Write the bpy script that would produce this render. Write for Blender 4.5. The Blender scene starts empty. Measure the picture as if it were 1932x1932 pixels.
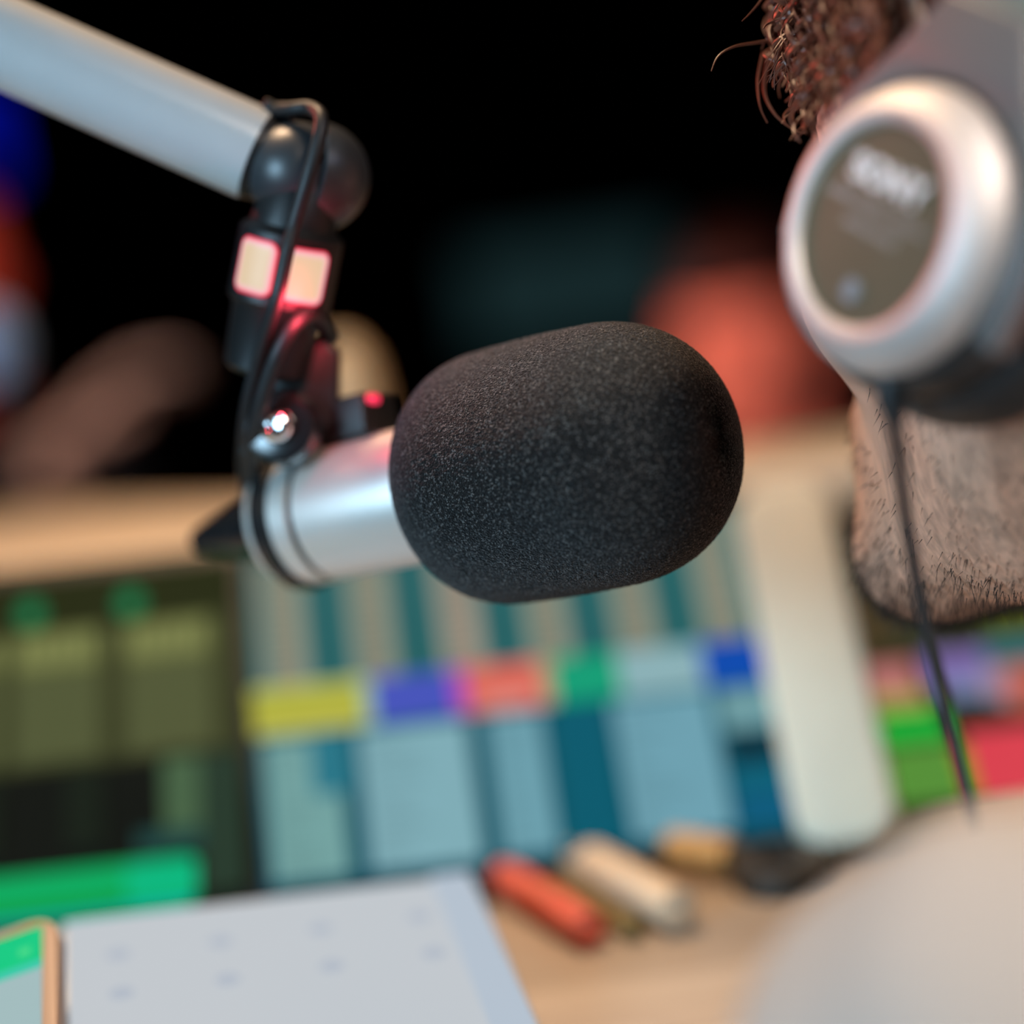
import bpy, bmesh, math, random
import numpy as np
from mathutils import Vector, Matrix

random.seed(7)
rng = np.random.default_rng(7)
SC = bpy.context.scene
COL = SC.collection
R = math.radians

# ------------------------------------------------------------------ camera
CAM = Vector((0.0, 0.0, 1.05))
PITCH, ROLL = R(-8.0), R(8.0)
LENS, SENSOR, FPX = 50.0, 24.0, 50.0 / 24.0 * 1932
fw = Vector((0, math.cos(PITCH), math.sin(PITCH)))
rt0 = Vector((1, 0, 0))
up0 = rt0.cross(fw)
rt = rt0 * math.cos(ROLL) - up0 * math.sin(ROLL)
up = rt0 * math.sin(ROLL) + up0 * math.cos(ROLL)
cd = bpy.data.cameras.new('camera')
cam = bpy.data.objects.new('camera', cd)
COL.objects.link(cam)
cam.matrix_world = Matrix((
    (rt.x, up.x, -fw.x, CAM.x), (rt.y, up.y, -fw.y, CAM.y), (rt.z, up.z, -fw.z, CAM.z), (0, 0, 0, 1)))
cd.lens, cd.sensor_width, cd.sensor_fit = LENS, SENSOR, 'HORIZONTAL'
cd.clip_start = 0.02
cd.dof.use_dof = True
cd.dof.focus_distance = 0.647
cd.dof.aperture_fstop = 1.20
SC.camera = cam

# ------------------------------------------------------------------ world, light, exposure
w = bpy.data.worlds.new('studio_dark')
SC.world = w
w.use_nodes = True
w.node_tree.nodes['Background'].inputs[0].default_value = (0.10, 0.12, 0.14, 1)
w.node_tree.nodes['Background'].inputs[1].default_value = 0.02
SC.view_settings.view_transform = 'Standard'
SC.view_settings.look = 'None'
SC.view_settings.exposure = 0.0
SC.view_settings.gamma = 1.0
SC.view_settings.use_curve_mapping = False


def area(name, loc, target, size, power, col, spread=180):
    l = bpy.data.lights.new(name, 'AREA')
    l.energy, l.color, l.size = power, col, size
    l.spread = R(spread)
    o = bpy.data.objects.new(name, l)
    COL.objects.link(o)
    o.location = loc
    o.rotation_euler = (Vector(target) - Vector(loc)).to_track_quat('-Z', 'Y').to_euler()
    return o


def spot(name, loc, target, power, col, angle=50, radius=0.05):
    l = bpy.data.lights.new(name, 'SPOT')
    l.energy, l.color, l.spot_size, l.shadow_soft_size = power, col, R(angle), radius
    l.spot_blend = 0.5
    o = bpy.data.objects.new(name, l)
    COL.objects.link(o)
    o.location = loc
    o.rotation_euler = (Vector(target) - Vector(loc)).to_track_quat('-Z', 'Y').to_euler()
    return o


area('warm_ceiling_lamp', (-0.28, 1.22, 2.25), (-0.20, 0.84, 0.95), 0.40, 3.1, (1.0, 0.66, 0.40), 50)
area('cool_left_light', (-1.20, -0.45, 1.35), (-0.16, 0.70, 0.99), 0.8, 2.6, (0.46, 0.76, 1.0), 34)  # added cool area light at camera left, no window there
area('neutral_ceiling_lamp', (1.05, -0.45, 2.10), (0.32, 0.56, 0.88), 0.5, 2.0, (1.0, 0.80, 0.64), 34)
spot('added_jaw_spot', (-0.45, 0.0, 1.75), (0.17, 0.62, 0.97), 17.0, (1.0, 0.60, 0.40), 9, 0.06)  # added narrow warm spot that brightens only the jaw
spot('red_stage_lamp', (-0.45, 1.45, 1.70), (0.25, 2.42, 0.86), 165.0, (1.0, 0.24, 0.16), 13)
spot('red_side_lamp', (0.05, 1.30, 1.80), (-0.60, 2.15, 1.03), 60.0, (1.0, 0.13, 0.09), 14)
spot('added_hand_spot', (-0.30, 1.45, 1.95), (-0.39, 1.95, 0.95), 60.0, (1.0, 0.80, 0.76), 15)  # added spot so the guest's raised hand shows
spot('added_neck_spot', (0.95, 0.10, 1.00), (0.24, 0.60, 0.985), 5.0, (1.0, 0.20, 0.06), 11, 0.03)  # added narrow spot giving the neck a red-orange glow
spot('added_fringe_spot', (-0.55, 1.30, 1.45), (0.105, 0.61, 1.12), 16.0, (1.0, 0.10, 0.06), 17, 0.04)  # added red spot for the curls and the cup's left edge
spot('blue_side_lamp', (0.75, 0.10, 1.60), (0.13, 0.55, 1.10), 3.5, (0.02, 0.35, 1.0), 22, 0.05)
spot('added_magenta_spot', (1.10, 0.40, 1.00), (0.12, 0.53, 1.03), 8.0, (1.0, 0.03, 0.30), 14, 0.05)  # added from the right to tint just the cup's outer rim


# ------------------------------------------------------------------ helpers
def lin(c):
    c = c / 255.0
    return c / 12.92 if c <= 0.04045 else ((c + 0.055) / 1.055) ** 2.4


def srgb(r, g, b):
    return (lin(r), lin(g), lin(b), 1.0)


def at(px, py, d):
    """point d metres ahead of the lens that shows at that place of the photograph"""
    return CAM + rt * ((px - 966) / FPX * d) + up * (-(py - 966) / FPX * d) + fw * d


def cv(x, y, z):
    return rt * x + up * y + fw * z


MATS = {}


def mat(name, col, rough=0.5, metal=0.0, noise=0.06, nscale=60.0, emit=None, estr=0.0, coat=0.0, bump=0.0, bscale=400.0, spec=0.5, sheen=0.0):
    if name in MATS:
        return MATS[name]
    m = bpy.data.materials.new(name)
    m.use_nodes = True
    nt = m.node_tree
    b = nt.nodes['Principled BSDF']
    b.inputs['Roughness'].default_value = rough
    b.inputs['Metallic'].default_value = metal
    b.inputs['Coat Weight'].default_value = coat
    b.inputs['Specular IOR Level'].default_value = spec
    b.inputs['Sheen Weight'].default_value = sheen
    tc = nt.nodes.new('ShaderNodeTexCoord')
    nz = nt.nodes.new('ShaderNodeTexNoise')
    nz.inputs['Scale'].default_value = nscale
    nz.inputs['Detail'].default_value = 3
    nt.links.new(tc.outputs['Object'], nz.inputs['Vector'])
    mx = nt.nodes.new('ShaderNodeMix')
    mx.data_type = 'RGBA'
    mx.inputs['A'].default_value = tuple(c * (1 - noise) for c in col[:3]) + (1,)
    mx.inputs['B'].default_value = tuple(min(1, c * (1 + noise)) for c in col[:3]) + (1,)
    nt.links.new(nz.outputs['Fac'], mx.inputs['Factor'])
    nt.links.new(mx.outputs['Result'], b.inputs['Base Color'])
    if emit:
        b.inputs['Emission Color'].default_value = emit
        b.inputs['Emission Strength'].default_value = estr
    if bump:
        n2 = nt.nodes.new('ShaderNodeTexNoise')
        n2.inputs['Scale'].default_value = bscale
        nt.links.new(tc.outputs['Object'], n2.inputs['Vector'])
        bp = nt.nodes.new('ShaderNodeBump')
        bp.inputs['Strength'].default_value = bump
        bp.inputs['Distance'].default_value = 0.001
        nt.links.new(n2.outputs['Fac'], bp.inputs['Height'])
        nt.links.new(bp.outputs['Normal'], b.inputs['Normal'])
    MATS[name] = m
    return m


def thing(name, label, cat, loc, group=None):
    o = bpy.data.objects.new(name, None)
    o.empty_display_size = 0.02
    COL.objects.link(o)
    o.location = loc
    o['label'], o['category'] = label, cat
    if group:
        o['group'] = group
    return o


ROOTLOC = {}


def origin_of(o):
    p = Vector((0, 0, 0))
    while o:
        p += o.location
        o = o.parent
    return p


def link(name, me, m, parent=None, smooth=True, label=None):
    """mesh given in world coordinates; stored relative to its thing"""
    o = bpy.data.objects.new(name, me)
    COL.objects.link(o)
    if parent is not None:
        me.transform(Matrix.Translation(-origin_of(parent)))
        o.parent = parent
    for x in (m if isinstance(m, (list, tuple)) else [m]):
        me.materials.append(x)
    if smooth:
        me.polygons.foreach_set('use_smooth', [True] * len(me.polygons))
        try:
            me.set_sharp_from_angle(angle=R(38))
        except Exception:
            pass
    if label:
        o['label'] = label
    return o


def solo(o, label, cat, group=None):
    c = Vector((0, 0, 0))
    vs = o.data.vertices
    zmin = min(v.co.z for v in vs)
    for v in vs:
        c += v.co
    c /= len(vs)
    c.z = zmin
    o.data.transform(Matrix.Translation(-c))
    o.location = c
    o['label'], o['category'] = label, cat
    if group:
        o['group'] = group
    return o


def frame(axis, hint=Vector((0, 0, 1))):
    """orthonormal basis with column z = axis"""
    z = axis.normalized()
    x = hint.cross(z)
    if x.length < 1e-4:
        x = Vector((1, 0, 0)).cross(z)
    x.normalize()
    y = z.cross(x)
    return x, y, z


def bm_mesh(bm, name='m'):
    bmesh.ops.recalc_face_normals(bm, faces=bm.faces)
    me = bpy.data.meshes.new(name)
    bm.to_mesh(me)
    bm.free()
    return me


def pydata(verts, faces, name='m', fix=True):
    me = bpy.data.meshes.new(name)
    me.from_pydata([tuple(v) for v in verts], [], faces)
    if fix:
        bm = bmesh.new()
        bm.from_mesh(me)
        bmesh.ops.recalc_face_normals(bm, faces=bm.faces)
        bm.to_mesh(me)
        bm.free()
    me.update()
    return me


def lathe_data(base, axis, prof, n=64):
    x, y, z = frame(axis)
    verts, faces = [], []
    for (t, r) in prof:
        for k in range(n):
            a = 2 * math.pi * k / n
            verts.append(base + z * t + x * (r * math.cos(a)) + y * (r * math.sin(a)))
    m = len(prof)
    for i in range(m - 1):
        for k in range(n):
            k2 = (k + 1) % n
            faces.append((i * n + k, i * n + k2, (i + 1) * n + k2, (i + 1) * n + k))
    faces.append(tuple(range(n - 1, -1, -1)))
    faces.append(tuple((m - 1) * n + k for k in range(n)))
    return verts, faces


def lathe(base, axis, prof, n=64):
    return pydata(*lathe_data(base, axis, prof, n))


def catmull(pts, sub=10):
    pts = [Vector(p) for p in pts]
    out = []
    for i in range(len(pts) - 1):
        p0 = pts[max(i - 1, 0)]
        p1, p2 = pts[i], pts[i + 1]
        p3 = pts[min(i + 2, len(pts) - 1)]
        for s in range(sub):
            t = s / sub
            out.append(0.5 * ((2 * p1) + (p2 - p0) * t + (2 * p0 - 5 * p1 + 4 * p2 - p3) * t * t + (3 * p1 - p0 - 3 * p2 + p3) * t ** 3))
    out.append(pts[-1])
    return out


def tube_data(path, rad, n=12, off=0):
    verts, faces = [], []
    m = len(path)
    prev = None
    for i, p in enumerate(path):
        t = (path[min(i + 1, m - 1)] - path[max(i - 1, 0)]).normalized()
        if prev is None:
            x = t.orthogonal().normalized()
        else:
            x = (prev - t * prev.dot(t))
            x = x.normalized() if x.length > 1e-9 else t.orthogonal().normalized()
        prev = x
        y = t.cross(x)
        r = rad[i] if isinstance(rad, (list, tuple)) else rad
        for k in range(n):
            a = 2 * math.pi * k / n
            verts.append(p + x * (r * math.cos(a)) + y * (r * math.sin(a)))
    for i in range(m - 1):
        for k in range(n):
            k2 = (k + 1) % n
            faces.append((off + i * n + k, off + i * n + k2, off + (i + 1) * n + k2, off + (i + 1) * n + k))
    faces.append(tuple(off + k for k in range(n - 1, -1, -1)))
    faces.append(tuple(off + (m - 1) * n + k for k in range(n)))
    return verts, faces


def tube(path, rad, n=12):
    return pydata(*tube_data(path, rad, n))


def rbox(c, ax, ay, az, sx, sy, sz, bev=0.002, seg=3):
    """bevelled box at c with unit axes and full sizes"""
    bm = bmesh.new()
    bmesh.ops.create_cube(bm, size=1.0)
    for v in bm.verts:
        v.co = Vector((v.co.x * sx, v.co.y * sy, v.co.z * sz))
    if bev:
        bmesh.ops.bevel(bm, geom=list(bm.edges), offset=bev, segments=seg, profile=0.5, affect='EDGES', clamp_overlap=True)
    M = Matrix(((ax.x, ay.x, az.x, c.x), (ax.y, ay.y, az.y, c.y), (ax.z, ay.z, az.z, c.z), (0, 0, 0, 1)))
    bm.transform(M)
    return bm_mesh(bm)


def extrude_poly(c, ax, ay, az, pts, t, bev=0.0015, seg=3):
    """2-D outline in the (ax, ay) plane through c, extruded from -t/2 to t/2 along az"""
    bm = bmesh.new()
    vs = [bm.verts.new(c + ax * p[0] + ay * p[1] - az * (t / 2)) for p in pts]
    f = bm.faces.new(vs)
    r = bmesh.ops.extrude_face_region(bm, geom=[f])
    nv = [e for e in r['geom'] if isinstance(e, bmesh.types.BMVert)]
    bmesh.ops.translate(bm, verts=nv, vec=az * t)
    bmesh.ops.recalc_face_normals(bm, faces=bm.faces)
    if bev:
        ed = [e for e in bm.edges if len(e.link_faces) == 2 and e.calc_face_angle(0) > R(50)]
        bmesh.ops.bevel(bm, geom=ed, offset=bev, segments=seg, profile=0.5, affect='EDGES', clamp_overlap=True)
    return bm_mesh(bm)


def rrect(w_, h_, r, n=8):
    pts = []
    for cx, cy, a0 in ((w_ / 2 - r, h_ / 2 - r, 0), (-w_ / 2 + r, h_ / 2 - r, 90), (-w_ / 2 + r, -h_ / 2 + r, 180), (w_ / 2 - r, -h_ / 2 + r, 270)):
        for k in range(n + 1):
            a = R(a0 + 90 * k / n)
            pts.append((cx + r * math.cos(a), cy + r * math.sin(a)))
    return pts


AX, AY, AZ = Vector((1, 0, 0)), Vector((0, 1, 0)), Vector((0, 0, 1))

# ------------------------------------------------------------------ materials
M_wall = mat('black_acoustic_wall', (0.006, 0.006, 0.006), 0.95, spec=0.05, bump=0.4, bscale=80)
M_floor = mat('dark_carpet', (0.010, 0.010, 0.011), 0.95, spec=0.05, bump=0.6, bscale=300)
M_white = mat('white_painted_metal', (0.50, 0.53, 0.53), 0.38, coat=0.15)
M_black = mat('black_plastic', (0.009, 0.0095, 0.010), 0.45, spec=0.35)
M_gloss = mat('glossy_black', (0.010, 0.011, 0.012), 0.22, coat=0.4)
M_rubber = mat('black_rubber', (0.012, 0.012, 0.013), 0.5, spec=0.4)
M_silver = mat('satin_silver', (0.68, 0.64, 0.59), 0.42, 0.6, noise=0.02)
M_chrome = mat('chrome', (0.85, 0.85, 0.85), 0.12, 1.0, noise=0.01)


def wood_mat(name, c1, c2, scale=14, rough=0.45):
    m = bpy.data.materials.new(name)
    m.use_nodes = True
    nt = m.node_tree
    b = nt.nodes['Principled BSDF']
    b.inputs['Roughness'].default_value = rough
    tc = nt.nodes.new('ShaderNodeTexCoord')
    mp = nt.nodes.new('ShaderNodeMapping')
    mp.inputs['Scale'].default_value = (1.2, 16, 16)
    mp.inputs['Rotation'].default_value = (0, 0, R(7))
    nz = nt.nodes.new('ShaderNodeTexNoise')
    nz.inputs['Scale'].default_value = scale / 4
    nz.inputs['Detail'].default_value = 6
    cr = nt.nodes.new('ShaderNodeValToRGB')
    cr.color_ramp.elements[0].position, cr.color_ramp.elements[0].color = 0.3, c1
    cr.color_ramp.elements[1].position, cr.color_ramp.elements[1].color = 0.7, c2
    nt.links.new(tc.outputs['Object'], mp.inputs['Vector'])
    nt.links.new(mp.outputs['Vector'], nz.inputs['Vector'])
    nt.links.new(nz.outputs['Fac'], cr.inputs['Fac'])
    nt.links.new(cr.outputs['Color'], b.inputs['Base Color'])
    return m


M_wood = wood_mat('light_oak', (0.31, 0.255, 0.205, 1), (0.44, 0.375, 0.315, 1))
M_ledge = wood_mat('pale_oak', (0.50, 0.37, 0.25, 1), (0.58, 0.45, 0.32, 1))


def foam_mat():
    m = bpy.data.materials.new('black_foam')
    m.use_nodes = True
    nt = m.node_tree
    b = nt.nodes['Principled BSDF']
    b.inputs['Roughness'].default_value = 0.75
    b.inputs['Specular IOR Level'].default_value = 0.15
    b.inputs['Sheen Weight'].default_value = 0.10
    b.inputs['Sheen Roughness'].default_value = 0.5
    tc = nt.nodes.new('ShaderNodeTexCoord')
    vo = nt.nodes.new('ShaderNodeTexVoronoi')
    vo.inputs['Scale'].default_value = 1500
    nz = nt.nodes.new('ShaderNodeTexNoise')
    nz.inputs['Scale'].default_value = 2200
    nz.inputs['Detail'].default_value = 2
    nt.links.new(tc.outputs['Object'], vo.inputs['Vector'])
    nt.links.new(tc.outputs['Object'], nz.inputs['Vector'])
    # each tiny cell varies in tone; bright ones are sparkle put into colour
    v2 = nt.nodes.new('ShaderNodeTexVoronoi')
    v2.inputs['Scale'].default_value = 2300
    nt.links.new(tc.outputs['Object'], v2.inputs['Vector'])
    sp = nt.nodes.new('ShaderNodeSeparateColor')
    nt.links.new(v2.outputs['Color'], sp.inputs['Color'])
    cr = nt.nodes.new('ShaderNodeValToRGB')
    e = cr.color_ramp.elements
    e[0].position, e[0].color = 0.40, (0.0016, 0.0016, 0.0019, 1)
    e[1].position, e[1].color = 1.0, (0.125, 0.118, 0.112, 1)
    q = e.new(0.80)
    q.color = (0.010, 0.0098, 0.0096, 1)
    nt.links.new(sp.outputs[0], cr.inputs['Fac'])
    nt.links.new(cr.outputs['Color'], b.inputs['Base Color'])
    bp = nt.nodes.new('ShaderNodeBump')
    bp.inputs['Strength'].default_value = 0.9
    bp.inputs['Distance'].default_value = 0.0006
    mm = nt.nodes.new('ShaderNodeMath')
    mm.operation = 'SUBTRACT'
    nt.links.new(nz.outputs['Fac'], mm.inputs[0])
    nt.links.new(vo.outputs['Distance'], mm.inputs[1])
    nt.links.new(mm.outputs[0], bp.inputs['Height'])
    nt.links.new(bp.outputs['Normal'], b.inputs['Normal'])
    return m


M_foam = foam_mat()


def display_mat(name, strength=1.0):
    """a lit screen: every pane of the picture carries its own colour"""
    m = bpy.data.materials.new(name)
    m.use_nodes = True
    nt = m.node_tree
    b = nt.nodes['Principled BSDF']
    b.inputs['Base Color'].default_value = (0.003, 0.003, 0.003, 1)
    b.inputs['Roughness'].default_value = 0.45
    b.inputs['Specular IOR Level'].default_value = 0.03
    a = nt.nodes.new('ShaderNodeAttribute')
    a.attribute_name = 'display'
    nt.links.new(a.outputs['Color'], b.inputs['Emission Color'])
    b.inputs['Emission Strength'].default_value = strength
    return m


M_disp = display_mat('lit_display', 0.95)


def display(name, P0, ux, uy, w_, h_, nrm, rects, parent):
    """rects: (u0, v0, u1, v1, (r, g, b) sRGB) painted in order on a lit screen"""
    verts, faces, cols = [], [], []
    for i, (u0, v0, u1, v1, c) in enumerate(rects):
        o = nrm * (0.00004 * (i + 1))
        b = len(verts)
        for (u, v) in ((u0, v0), (u1, v0), (u1, v1), (u0, v1)):
            verts.append(P0 + ux * (u * w_) + uy * (v * h_) + o)
        faces.append((b, b + 1, b + 2, b + 3))
        cols.append(srgb(*c))
    me = pydata(verts, faces, fix=False)
    at_ = me.attributes.new('display', 'FLOAT_COLOR', 'CORNER')
    k = 0
    for p, c in zip(me.polygons, cols):
        for _ in range(4):
            at_.data[k].color = c
            k += 1
    return link(name, me, M_disp, parent, smooth=False)


# ------------------------------------------------------------------ room
def struct(name, me, m):
    o = link(name, me, m, None, smooth=False)
    o['kind'] = 'structure'
    return o


X0, X1, Y0, Y1, Z1 = -2.6, 2.6, -1.6, 3.6, 2.6
struct('floor', rbox(Vector((0, 1.0, -0.05)), AX, AY, AZ, 5.4, 5.4, 0.1, 0), M_floor)
struct('ceiling', rbox(Vector((0, 1.0, Z1 + 0.05)), AX, AY, AZ, 5.4, 5.4, 0.1, 0), M_wall)
struct('wall_back', rbox(Vector((0, Y1 + 0.05, Z1 / 2)), AX, AY, AZ, 5.2, 0.1, Z1, 0), M_wall)
struct('wall_front', rbox(Vector((0, Y0 - 0.05, Z1 / 2)), AX, AY, AZ, 5.2, 0.1, Z1, 0), M_wall)
struct('wall_left', rbox(Vector((X0 - 0.05, 1.0, Z1 / 2)), AX, AY, AZ, 0.1, 5.4, Z1, 0), M_wall)
struct('wall_right', rbox(Vector((X1 + 0.05, 1.0, Z1 / 2)), AX, AY, AZ, 0.1, 5.4, Z1, 0), M_wall)

# ------------------------------------------------------------------ desk with its raised rear shelf
DZ = 0.775
LZ = 0.913
t = thing('studio_desk', 'light oak studio desk with a raised rear shelf under the screens', 'desk', (0, 0.9, 0))
back = [(1.2, 1.12), (0.146, 1.11), (-0.15, 1.175), (-0.34, 1.345), (-1.25, 1.75)]
poly = [(-1.25, 0.50), (0.0, 0.50), (0.09, 0.65), (0.16, 0.74), (0.42, 0.95), (1.2, 1.00)] + [(x, y + 0.01) for x, y in back]
link('desk_top', extrude_poly(Vector((0, 0, DZ - 0.015)), AX, AY, AZ, poly, 0.03, 0.003), M_wood, t)
link('rear_shelf', extrude_poly(Vector((0, 0, LZ - 0.0125)), AX, AY, AZ, [(-1.25, 1.30), (-0.25, 1.035), (-0.10, 0.985), (0.10, 0.99), (1.2, 1.02)] + back, 0.025, 0.006), M_ledge, t)
link('shelf_panel', extrude_poly(Vector((0, 0, (DZ + LZ - 0.025) / 2)), AX, AY, AZ, [(x, y - 0.025) for x, y in back[::-1]] + [(x, y - 0.005) for x, y in back], LZ - 0.025 - DZ, 0.0), M_black, t)
for (x, y) in ((-1.15, 0.6), (-1.15, 1.60), (1.1, 1.06), (-0.1, 0.62)):
    link('leg', rbox(Vector((x, y, (DZ - 0.03) / 2)), AX, AY, AZ, 0.06, 0.06, DZ - 0.03, 0.003), M_black, t)


# ------------------------------------------------------------------ screens
def plane_from(bl, br, tl):
    ux = (br - bl)
    w_ = ux.length
    ux = ux / w_
    uy = tl - bl
    uy = uy - ux * uy.dot(ux)
    h_ = uy.length
    uy = uy / h_
    n = ux.cross(uy).normalized()
    return bl, ux, uy, n, w_, h_


def make_screen(name, label, bl, br, tl, rects, bezel=0.007, thick=0.016):
    P0, ux, uy, n, w_, h_ = plane_from(bl, br, tl)
    c = P0 + ux * (w_ / 2) + uy * (h_ / 2)
    foot = Vector((c.x, c.y, DZ))
    s = thing(name, label, 'screen', foot)
    link('housing', extrude_poly(c - n * (thick / 2 + 0.0004), ux, uy, n, rrect(w_ + 2 * bezel, h_ + 2 * bezel, 0.007), thick, 0.0012), M_black, s)
    display('display', P0, ux, uy, w_, h_, n, rects, s)
    # stand: arm from the back of the housing to a foot on the desk
    back = c - n * thick
    fp = Vector((back.x, back.y, DZ)) + Vector((-n.x, -n.y, 0)).normalized() * 0.04
    link('stand', tube([back + uy * 0.0, (back + fp) / 2 - n * 0.015, fp + AZ * 0.004], 0.009, 12), M_black, s)
    link('stand_foot', rbox(fp + AZ * 0.004, AX, AY, AZ, 0.14, 0.07, 0.008, 0.002), M_black, s)
    return s


teal_d, teal_l, beige = (22, 88, 92), (70, 125, 125), (158, 152, 132)
rc = [(0, 0, 1, 1, (14, 84, 100)), (0, 0.56, 1, 1, teal_d)]
for k in range(6):
    u = 0.012 + 0.167 * k
    rc.append((u, 0.57, u + 0.115, 0.97, (70, 128, 126)))
    rc.append((u + 0.02, 0.57, u + 0.098, 0.965, (142, 142, 124) if k != 2 else (158, 146, 130)))
    for j in range(15):
        v = 0.58 + 0.0255 * j
        rc.append((u + 0.03, v, u + 0.055 + 0.03 * random.random(), v + 0.009, (96, 104, 92)))
for (u0, u1, c) in ((0.0, 0.205, (178, 178, 62)), (0.205, 0.225, (150, 190, 170)), (0.225, 0.375, (72, 86, 190)), (0.375, 0.40, (176, 72, 190)),
                    (0.40, 0.545, (224, 108, 92)), (0.545, 0.565, (170, 165, 130)), (0.565, 0.69, (18, 160, 120)), (0.69, 0.85, (142, 180, 186)), (0.85, 1.0, (10, 76, 178))):
    rc.append((u0, 0.43, u1, 0.565, c))
rc += [(0.0, 0.43, 0.2, 0.465, (196, 192, 84)), (0.43, 0.44, 0.52, 0.47, (226, 150, 140)), (0.0, 0.55, 0.21, 0.565, (200, 204, 110))]
for (u0, u1, c) in ((0.015, 0.15, (118, 166, 164)), (0.19, 0.39, (130, 176, 186)), (0.43, 0.53, (110, 162, 176)), (0.665, 0.85, (112, 164, 180))):
    rc.append((u0, 0.02, u1, 0.41, c))
    for j in range(16):
        v = 0.03 + 0.0235 * j
        rc.append((u0 + 0.012, v, u0 + 0.03 + (u1 - u0) * 0.5 * random.random(), v + 0.008, tuple(int(q * 0.86) for q in c)))
rc += [(0.1, 0.24, 0.17, 0.41, (40, 120, 138)), (0.55, 0.01, 0.65, 0.41, (4, 92, 112)), (0.865, 0.29, 0.985, 0.41, (112, 158, 164)), (0.865, 0.19, 0.985, 0.28, (6, 52, 66)),
       (0.865, 0.12, 0.985, 0.185, (8, 98, 122)), (0.865, 0.02, 0.985, 0.11, (8, 92, 126)), (0.0, 0.0, 1.0, 0.014, (8, 70, 90))]
make_screen('touch_screen', 'teal lit touch screen with a row of coloured labels under the foam windscreen',
            at(505, 1690, 0.86), at(1537, 1570, 0.88), at(374, 1052, 0.935), rc)

gd = (30, 38, 16)
rl = [(0, 0, 1, 1, (22, 27, 16)), (0, 0.83, 1, 1, (34, 40, 12)), (0, 0.42, 1, 0.83, (58, 62, 34)), (0, 0.14, 1, 0.41, (12, 17, 12))]
for k in range(5):
    u = 0.985 - 0.205 * (k + 1) - 0.01 * (k % 2)
    rl.append((u, 0.44, u + 0.165, 0.70, (92, 98, 62)))
    rl.append((u, 0.71, u + 0.165, 0.82, (112, 118, 68)))
    for j in range(11):
        rl.append((u, 0.45 + 0.0225 * j, u + 0.165, 0.457 + 0.0225 * j, (60, 66, 38)))
    for j in range(5):
        rl.append((u + 0.01 + 0.031 * j, 0.73, u + 0.02 + 0.031 * j, 0.80, (146, 150, 92)))
    rl.append((u + 0.1, 0.18, u + 0.17, 0.40, (20, 30, 20)))
rl += [(0.85, 0.20, 0.92, 0.40, (72, 100, 70)), (0.80, 0.14, 1.0, 0.20, (30, 70, 66)), (0.92, 0.02, 1.0, 0.4, (38, 58, 44))]
for (u, c) in ((0.795, (10, 128, 78)), (0.60, (10, 128, 78))):
    for k in range(6):
        a = 0.5 * math.pi * (k + 0.5) / 6
        rl.append((u - 0.026 * math.cos(a), 0.873 - 0.042 * math.sin(a), u + 0.026 * math.cos(a), 0.873 + 0.042 * math.sin(a), c))
rl += [(0.1, 0.0, 0.90, 0.12, (0, 172, 96)), (0.1, 0.0, 0.80, 0.03, (0, 150, 50)), (0.78, 0.012, 0.91, 0.11, (0, 186, 128)), (0.1, -0.02, 0.90, 0.0, (0, 170, 170))]
make_screen('touch_screen', 'dark green lit screen with list columns and a bright green bar at its foot', at(-560, 1810, 0.86), at(470, 1692, 0.86), at(-690, 1178, 0.935), rl)

rr = [(0, 0, 1, 1, (34, 38, 22)), (0, 0.56, 1, 0.8, (44, 48, 20)), (0.03, 0.58, 0.12, 0.8, (70, 58, 36)), (0.12, 0.6, 0.2, 0.74, (58, 62, 46)), (0.28, 0.6, 0.5, 0.78, (82, 90, 18)),
      (0.0, 0.42, 0.13, 0.53, (190, 118, 114)), (0.15, 0.43, 0.27, 0.55, (128, 108, 172)), (0.17, 0.38, 0.26, 0.45, (118, 132, 170)), (0.27, 0.48, 0.5, 0.57, (44, 110, 116)),
      (0.02, 0.36, 0.14, 0.42, (160, 156, 76)), (0.025, 0.26, 0.16, 0.345, (2, 186, 60)), (0.28, 0.32, 0.42, 0.48, (190, 96, 78)), (0.25, 0.36, 0.29, 0.47, (170, 140, 160)),
      (0.03, 0.05, 0.16, 0.24, (88, 146, 58)), (0.16, 0.05, 0.18, 0.22, (160, 150, 20)), (0.18, 0.04, 0.33, 0.27, (222, 66, 80)), (0.33, 0.04, 0.5, 0.2, (110, 140, 70)),
      (0.5, 0.1, 1, 0.9, (40, 70, 60)), (0.0, 0.0, 1.0, 0.03, (26, 24, 20))]
make_screen('touch_screen', 'dark screen with red and green blocks seen below the chin', at(1668, 1556, 0.90), at(2690, 1440, 0.92), at(1548, 1020, 0.985), rr)

# cream upright between the screens
c0, c1 = at(1608, 1600, 0.85), at(1470, 930, 0.92)
uy = (c1 - c0).normalized()
n_ = (CAM - c0)
n_ = (n_ - uy * n_.dot(uy)).normalized()
ux = uy.cross(n_)
hh = (c1 - c0).length
pts = [p for p in rrect(0.041, hh, 0.014)]
o = link('upright_panel', extrude_poly((c0 + c1) / 2, ux, uy, n_, pts, 0.022, 0.004), mat('cream_plastic', (0.70, 0.65, 0.50), 0.5))
solo(o, 'cream white upright panel with a rounded foot standing between two screens', 'panel')

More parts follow.
